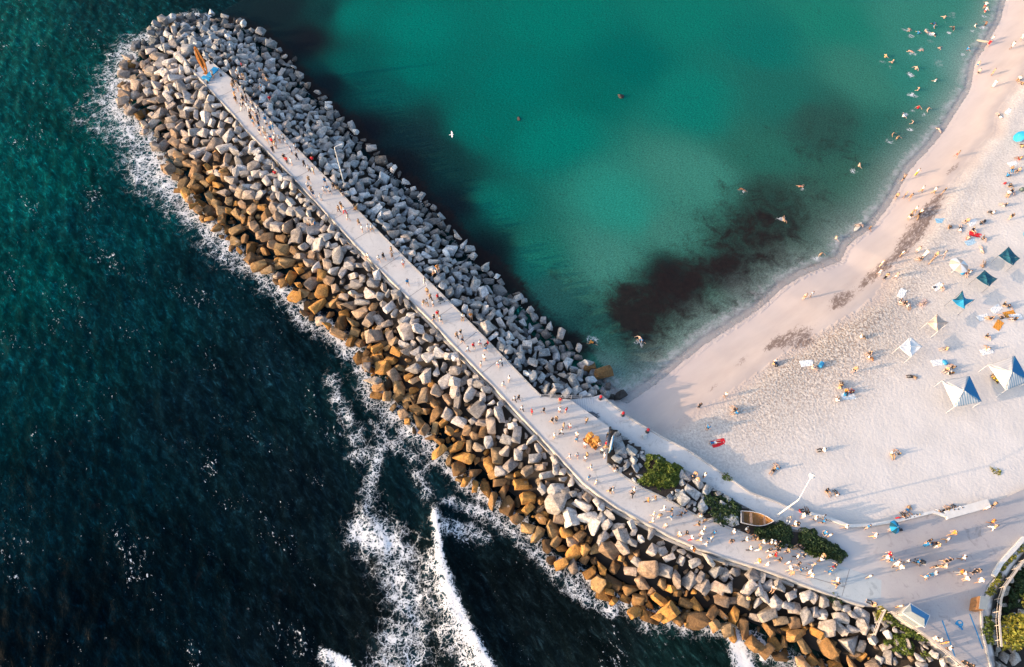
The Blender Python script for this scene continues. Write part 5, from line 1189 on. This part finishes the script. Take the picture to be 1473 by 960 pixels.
# compact list: x, y, pose, top colour, bottom colour
PP = """308,113,s,c,k|393,209,w,r,k|397.5,214,w,o,t|394,220,s,k,k|414,212,w,w,g|420.6,222,w,w,b|427,218,w,w,k|428.6,231,w,k,d|410.5,232,s,k,t|414,236,a,r,k|420.6,238,w,w,w|439,241,w,k,k|445.7,248,w,w,k|452,251,w,c,t|445.7,264,w,t,k
444.4,272,w,w,k|449,278,w,t,k|452,284,w,d,b|468.8,266,w,b,k|468,279,w,w,g|473,277,w,b,w|476,280,w,w,k|463,289,w,w,w|492,301,s,k,t|488.4,306,w,t,k|497,308,w,w,r|502,318,w,c,w|517,325,w,t,k|522,334,w,w,k|531,333,w,w,c|536,333,w,w,t
546,377,w,w,t|552.5,374,w,k,k|564,365,w,t,k|565,373,w,n,k|581,384,w,w,r|587,411,w,b,t|612,410,w,c,w|615,424,w,t,k|619.4,432,w,t,k|630,432,w,r,k|610,441,w,t,w|614.4,439,w,w,t|623.7,441,w,w,k|630,456,w,r,t|625,462,w,k,k|634.5,464,w,w,k
663,483,w,k,w|657,486.5,w,t,k|665.4,494,w,d,k|681,501.6,w,r,k|673.4,506.6,w,w,b|690.5,498,w,w,r|698.5,506.6,w,b,t|696.5,519,w,w,t|692,528,w,w,t|716,528,w,w,r|721,525.5,w,w,k|732,549,w,w,t|724,557,w,w,w
740,578,w,w,k|745.7,576.4,w,k,k|750.7,591.5,w,w,k|764.5,596.5,w,r,k|781.4,594.7,w,k,g|805,580,s,r,t|804,594,a,w,r|813.5,594,s,r,w|793.4,609,w,k,t|799.7,606.5,w,t,k|809.7,616.6,w,t,k|807,625.4,w,w,k|818.5,617,w,w,r|796.4,630.4,s,w,t|829,629,a,w,w|828,636,s,b,k
843,609,w,t,k|840.6,644,w,w,r|860,643,a,w,k|872,630.4,s,k,k|870,642,s,r,t|869,648,s,t,w|868,659,s,w,w|865,652,s,w,k|818.5,660.5,w,w,r|829,658,w,w,r|843,658,w,t,k|841,663,a,w,b|848.7,675.6,w,w,k|845.7,690,w,b,w|856,697,w,w,c|880,708,w,w,k|876,709,w,k,t|910,708,w,w,k|908,714,w,k,k
930,723,w,o,n|940,720,w,t,w|938,743,w,w,k|936.7,752,w,w,t|946.8,745,w,t,w|953,735,w,w,w|963,737.6,w,k,t|963,746.4,w,b,w|977,743,w,k,k|983,740,w,d,k|955,759,w,w,t|1002,756.5,w,k,t|1011,752,w,t,k|1009.6,764,w,w,k|1006,770,w,w,w|1005,779,w,w,t|1013,785,w,w,w
1020,777,w,w,b|1024.6,769,w,b,b|975,771.6,w,w,t|985,770,w,k,t|992.7,776.6,w,w,r|1052,768,w,w,w|1049.7,781,s,k,k|1070,779,w,w,k|1081,775,w,k,t|1085,778,w,t,k|1076,792,w,w,k|1094,783,w,w,k|1089,791.6,w,t,w|1105,783,w,w,o|1110,784,w,w,t|1116,783,w,k,t|1102.5,794,w,k,w|1116,793,w,k,k
1129,795.4,w,t,k|1111,801,w,r,y|1104,802.5,w,w,o|1117.6,808,w,k,t|1142.7,803,w,w,k|1088,810,w,o,w|1100,814,s,w,w|1130,812,s,w,w|1132.6,820.5,w,w,t|1135,827,w,n,t|1144.7,814,w,k,t|1152.7,820.5,w,w,w|1147.7,822,w,b,w|1165,815.5,w,n,w|1160,825.6,w,w,w|1163,830.6,w,w,t
1176.6,808,w,w,t|1180,802,w,t,w|1195.5,816.8,w,k,r|1189,824.3,w,b,b|1199,837,w,w,t|1151.5,802,w,k,w|1147.7,787,i,k,t|1151.5,788,i,k,k|998,685,s,t,k|1001,693,s,t,w|1011,687,w,w,k|994,688,i,k,t|1142.7,758,w,k,w|1139,757,w,w,k|1134,747,i,g,w|1149,737,i,r,k
1151.5,745,s,w,w|1160,738,i,k,t|1168,749,w,w,k|1180,746,w,w,t|1180,753,w,b,k|1181.6,770,w,b,k|1189,773,w,w,t|1188,707,i,k,t|1203,713,i,w,k|1183,649,i,w,k|1112.5,677,l,t,n|1117.6,675,i,b,w|1015.8,619,s,b,k|1027,637,l,b,w|1004.5,587,s,k,n|1041,572,s,w,k
1057,591,i,k,k|1058,595,i,b,w|1115,522,i,w,k|1112,525,i,t,b|1168,529,i,n,w|1206.7,559,i,t,w|1203,577,i,w,t|1155,431,s,n,t|1165,428,s,w,w|1373.4,227,w,n,r|1316,253,w,w,y|1297,261,w,n,k|1286.5,287,s,t,k|1299,285,s,n,k|1306,288,w,n,t|1323,277,w,w,t|1340.7,279,w,w,t|1354,280,w,k,t
1313.6,306,w,w,t|1307,312,s,t,w|1305,317,s,k,w|1316.8,315,w,k,t|1321,310,w,w,t|1364.7,329,i,k,t|1389.7,319.6,i,t,k|1409.5,323,i,k,b|1398,332.6,i,k,t|1381,330,l,w,n|1412.6,344,i,k,k|1390.7,344.6,i,n,r|1450,316.6,s,k,t|1426.8,308,i,w,k|1444,297,i,k,w|1451,269,i,k,t
1454,277,i,k,b|1449,280,i,w,t|1448,254,i,b,k|1468.8,212.6,i,t,k|1465.7,230,i,t,r|1454,244.6,i,t,b|1463.6,247,i,n,k|1414,13,u,w,r|1466.8,59,w,w,w|1452.6,71,w,w,w|1425,109,w,n,t|1427,126,w,w,w|1465,115,i,w,t|1469.5,122,i,t,k|1437.5,168,l,w,n
1294.4,369,w,w,t|1264.7,384,w,w,t|1262.4,396,w,w,w|1271,402,w,t,k|1285.8,401,w,n,w|1317,364,w,n,w|1323.3,374.5,i,k,t|1328,369,w,w,w|1342,372,w,t,k|1353.8,370.5,w,n,w|1335.8,380,s,n,t|1353,413.6,i,w,t|1294.4,434.6,i,k,w|1300,438,i,k,t|1305.3,441,i,w,w|1328,437,l,n,k
1387.4,394,i,n,r|1393.6,393,i,w,t|1414,381,l,n,w|1411.6,360,l,n,w|1442.8,439.6,i,k,t|1449,443,i,k,b|1424,460,i,k,t|1439.7,459,i,k,k|1457.7,461,i,k,w|1237.7,486,i,w,t|1250,509.6,i,k,t|1249,515.6,i,w,o|1225.5,536,s,t,k|1208.6,555.6,i,t,k|1216,564,i,o,k|1223.6,566,i,k,r
1358.6,504,i,t,w|1311.7,543,l,t,k|1360.5,533,i,t,k|1370,530,i,t,n|1365,538.6,i,k,w|1417.7,485,i,k,t|1419.6,504,i,w,t|1429,546,i,y,k|1426,543,i,t,k|1432.7,549,i,y,y|1281.7,653.6,i,w,t|1290.7,654,i,k,w|1212,761,w,w,t|1243.7,760.4,s,b,t|1253,773.5,w,w,t|1279,765,s,b,k|1304.7,733.6,l,t,b
1296.4,748,i,o,r|1300,746,i,t,k|1305,746,i,t,w|1309.6,745,i,k,w|1314,744.6,i,k,t|1319,744,i,r,k|1345.4,738,i,w,t|1349,739,i,w,w|1356,737,i,k,t|1360.5,736,i,k,w|1366,735,i,k,t|1372.5,734,i,w,k|1378,733,i,w,b|1414.5,733,s,w,w|1423.3,729,w,t,k|1420.8,753.4,w,o,k|1423.3,761,w,t,w
1365.5,769.7,w,o,t|1356.7,778.5,w,w,t|1330,781,s,k,k|1334,784.8,s,d,k|1340,784.8,s,k,k|1343,786.8,s,t,w|1327.8,786,s,b,b|1379,804.9,w,w,t|1270,805,w,w,g|1273.3,800.4,w,r,k|1276.3,808.7,w,b,k|1286.4,812.4,a,w,w|1299,810,s,w,w|1284,816,w,w,k|1290,818.7,w,w,w|1314,811,w,b,k
1339,817.5,w,k,k|1345.4,817,w,t,w|1351.7,817,w,c,t|1354,810,w,k,t|1359,808.7,w,k,t|1326.6,831.3,w,b,w|1338,827.5,w,w,b|1375.5,825,w,o,g|1379.3,827,w,w,k|1383,835,w,w,t|1394.4,825,w,k,k|1399.4,823.7,w,t,k|1403,837.5,w,w,w|1246,831.3,w,w,t|1198.5,843,w,k,t|1289,874,s,w,t
1255,870.5,i,t,k|1338,920,s,w,w|1345.4,922,s,w,w|1353,926,s,o,t|1358,934,s,w,k|1379.3,955,w,k,k|1388,959,w,k,k"""
# on boulders: x, y, z of the seat
PR = """349,98,5.0,r,k|343,111,5.0,w,k|347,116,5.0,w,t|344,106,5.0,w,w|375,105,4.2,n,k|381,114,4.0,n,w|385,120,4.0,n,t|389,146,4.2,r,k|377,128,4.5,b,k|351,113,4.9,t,w|450,233,4.8,r,k|396.7,253,4.4,r,k|481,271,4.8,k,k|486,275,4.8,t,k|492,280,4.8,k,w
510.5,301,4.8,k,t|513,305,4.8,o,k|446,323,3.8,w,r|454,326,3.9,b,k|530,372,4.9,w,t|629,388,4.6,o,t|627,395,4.6,w,k|666,459,4.7,w,t|677,457,4.5,o,w|702,497,4.8,r,k|884,680,4.6,w,t|993,790,4.6,w,o|1073,863,3.6,t,w|1110,847,4.2,w,t|1005.8,745,4.7,w,k|1071,763,4.7,w,t|333,92,4.7,k,k"""
# in the lagoon: swimmers (m) and waders (u)

todo = []
for row in PP.replace('\n', '|').split('|'):
    a = row.split(','); x, y = float(a[0]), float(a[1]); z = None
    ps = a[2]
    if ps == 'w' and prs.random() < .3: ps = prs.choice('ssa')
    along = None
    if ps == 'w' and x < 900: # walkers follow the walk
        along = radians(-47)+prs.choice((0, pi))+prs.gauss(0, .25)
    elif ps == 'w' and y > 690: along = radians(-28)+prs.choice((0, pi))+prs.gauss(0, .4)
    person(x, y, ps, a[3], a[4], along, z)
for row in PR.replace('\n', '|').split('|'):
    a = row.split(','); person(float(a[0]), float(a[1]), 'h', a[3], a[4], None, float(a[2])-1.15)
for row in PW.replace('\n', '|').split('|'):
    a = row.split(','); z = {'m': -.10, 'u': -.95 if float(a[0]) < 1400 else -.5, 'l': .08, 'w': -.15, 's': -.2}[a[2]]
    person(float(a[0]), float(a[1]), a[2], a[3], prs.choice('kbrk'), None, z)
# the crowd on the walk behind the tip platform
cn = 0; used = []
crp = atl([(333,126),(340,122),(352,134),(376,162),(404,196),(414,206),(394,218),(372,192),(352,166),(334,140)], 3.75)
while cn < 44:
    a_, b_ = crp.min(0), crp.max(0); x = prs.uniform(a_[0], b_[0]); y = prs.uniform(a_[1], b_[1])
    if not inside(np.array([x]), np.array([y]), crp)[0] or any(hypot(x-u_, y-v_) < .55 for u_, v_ in used): continue
    used.append((x, y)); px, py, _ = proj((x, y, 3.75))
    person(px, py, prs.choice('sswwa'), prs.choices('wwkbrtcdog', (9, 6, 8, 4, 3, 6, 5, 3, 1, 2))[0], prs.choice('kkwtbd')); cn += 1
print('persons', len(persons))
import re
# past 300 people: the smallest in the picture become one crowd object
def psize(p):
    o = p[0]; return F*(1.0 if p[4] in ('swimming', 'wading', 'sitting', 'seated') else 1.6)/proj(tuple(o.location))[2]
persons.sort(key=lambda p: -psize(p))
rest = persons[298:]; persons = persons[:298]
Vs, Fs, Mi, mats_, off = [], [], [], [], 0
for p in rest:
    o = p[0]; mw = Matrix.LocRotScale(o.location, o.rotation_euler, o.scale)
    for q in [o]+list(o.children):
        m_ = q.material_slots[0].material
        if m_ not in mats_: mats_.append(m_)
        Vs += [tuple(mw@v.co) for v in q.data.vertices]; Fs += [tuple(i+off for i in f.vertices) for f in q.data.polygons]; Mi += [mats_.index(m_)]*len(q.data.polygons); off = len(Vs)
    for q in list(o.children): bpy.data.objects.remove(q)
    bpy.data.objects.remove(o)
cme = bpy.data.meshes.new('distant_crowd'); cme.from_pydata(Vs, [], Fs)
for m_ in mats_: cme.materials.append(m_)
cme.polygons.foreach_set('material_index', Mi); cme.shade_smooth(); cme.update()
co_ = bpy.data.objects.new('distant_crowd', cme); COL.objects.link(co_); tag(co_, 'the other people scattered farthest away on the tip walk, upper beach and water', 'crowd', kind='stuff')
# ------------------------------------------------------------------ labels that single out
LM = {'the leaf sculpture': at(297,105,4.5), 'the tall lamp post': at(497,272,4), 'the ramp head corner': at(778,571,4.4), 'the block sculptures': at(852,636,4.3), 'the rowing boat': at(1087,747,4.2),
      'the curved lamp post': at(1119,741,4), 'the right hedge tip': at(1216,802,4), 'the kiosk': at(1318,886,4), 'the brown shed': at(1412,868,4), 'the white tent': at(1310,499,3.4),
      'the cream umbrella': at(1372,392,3.2), 'the middle pavilion': at(1385,563,3.7), 'the blue umbrella': at(1464,204,2.5), 'the seaweed patch': at(1320,335,1.2), 'the red towel': at(1034,637,3),
      'the seagrass tip': at(1000,352,0), 'the lone sand plant': at(1046,688,3.8), 'the bench platform': at(1390,735,4), 'the lowest red bollard': at(863,573,3.7), 'the topmost swimmers': at(1354,33,0),
      'the sunken stones': at(880,570,0)}
CLK = ['twelve', 'one', 'two', 'three', 'four', 'five', 'six', 'seven', 'eight', 'nine', 'ten', 'eleven']
seen = {}
def where(x, y, short=False):
    n, p = min(LM.items(), key=lambda kv: hypot(kv[1][0]-x, kv[1][1]-y)); d_ = hypot(p[0]-x, p[1]-y)
    a = atan2(x-p[0], y-p[1]); c = CLK[int(round(a/(2*pi)*12)) % 12]
    return f"{d_:.1f} m", f"at {c} o'clock", n.replace('the ', '', 1)
for (o, tn, bn, hn, pn, (x, y)) in persons:
    d_, c, n = where(x, y)
    o['label'] = f"{tn.replace('bare chested', 'shirtless')} {'' if tn.startswith('bare') else ''}{pn}, {d_} {c} from {n}".replace('  ', ' ').strip()
    o['label'] = 'person '+o['label']
    if len(o['label'].split()) > 13: o['label'] = o['label'].replace('standing with raised hands', 'gesturing')
    o['group'] = 'people on the walk, plaza, boulders, beach and in the water'
for (o, q) in boulder_objs:
    d_, c, n = where(q['x'], q['y'])
    sz = 'huge' if q['r'] > 1.05 else ('large' if q['r'] > 0.85 else 'mid-size')
    zn = {'g': 'at the waterline' if q['z'] < 1.0 else '', 'k': 'in the rockery', 'c': 'beyond the fence', 'd': 'awash', 'o': ''}[q['zone']]
    o['label'] = f"{sz} {q['nm']} boulder {zn}, {d_} {c} from {n}".replace(' ,', ',').replace('  ', ' ')
    if len(o['label'].split()) > 14: o['label'] = o['label'].replace(' at the waterline', '').replace('mid-size ', '').replace(' on the boulders', '').replace(' awash', '')
cnt = {}
for o, *_ in persons+boulder_objs:
    l = o['label']; cnt[l] = cnt.get(l, 0)+1
for l, n in cnt.items():
    if n > 1:
        k = 0
        for o, *_ in persons+boulder_objs:
            if o['label'] == l:
                x = ['left one', 'right one', 'third one', 'fourth one'][min(k, 3)]
                o['label'] = l+', '+x if len(l.split()) < 15 else l.replace('mid-size ', '').replace('large ', '')+', '+x; k += 1

for o, *_ in persons+boulder_objs:
    for cut in (' at the waterline', 'mid-size ', 'dark ', 'large ', ' one'):
        if len(re.findall(r'[0-9A-Za-z]+', o['label'])) > 16: o['label'] = o['label'].replace(cut, ' ' if cut.endswith(' ') and not o['label'].startswith(cut) else '').replace('  ', ' ')
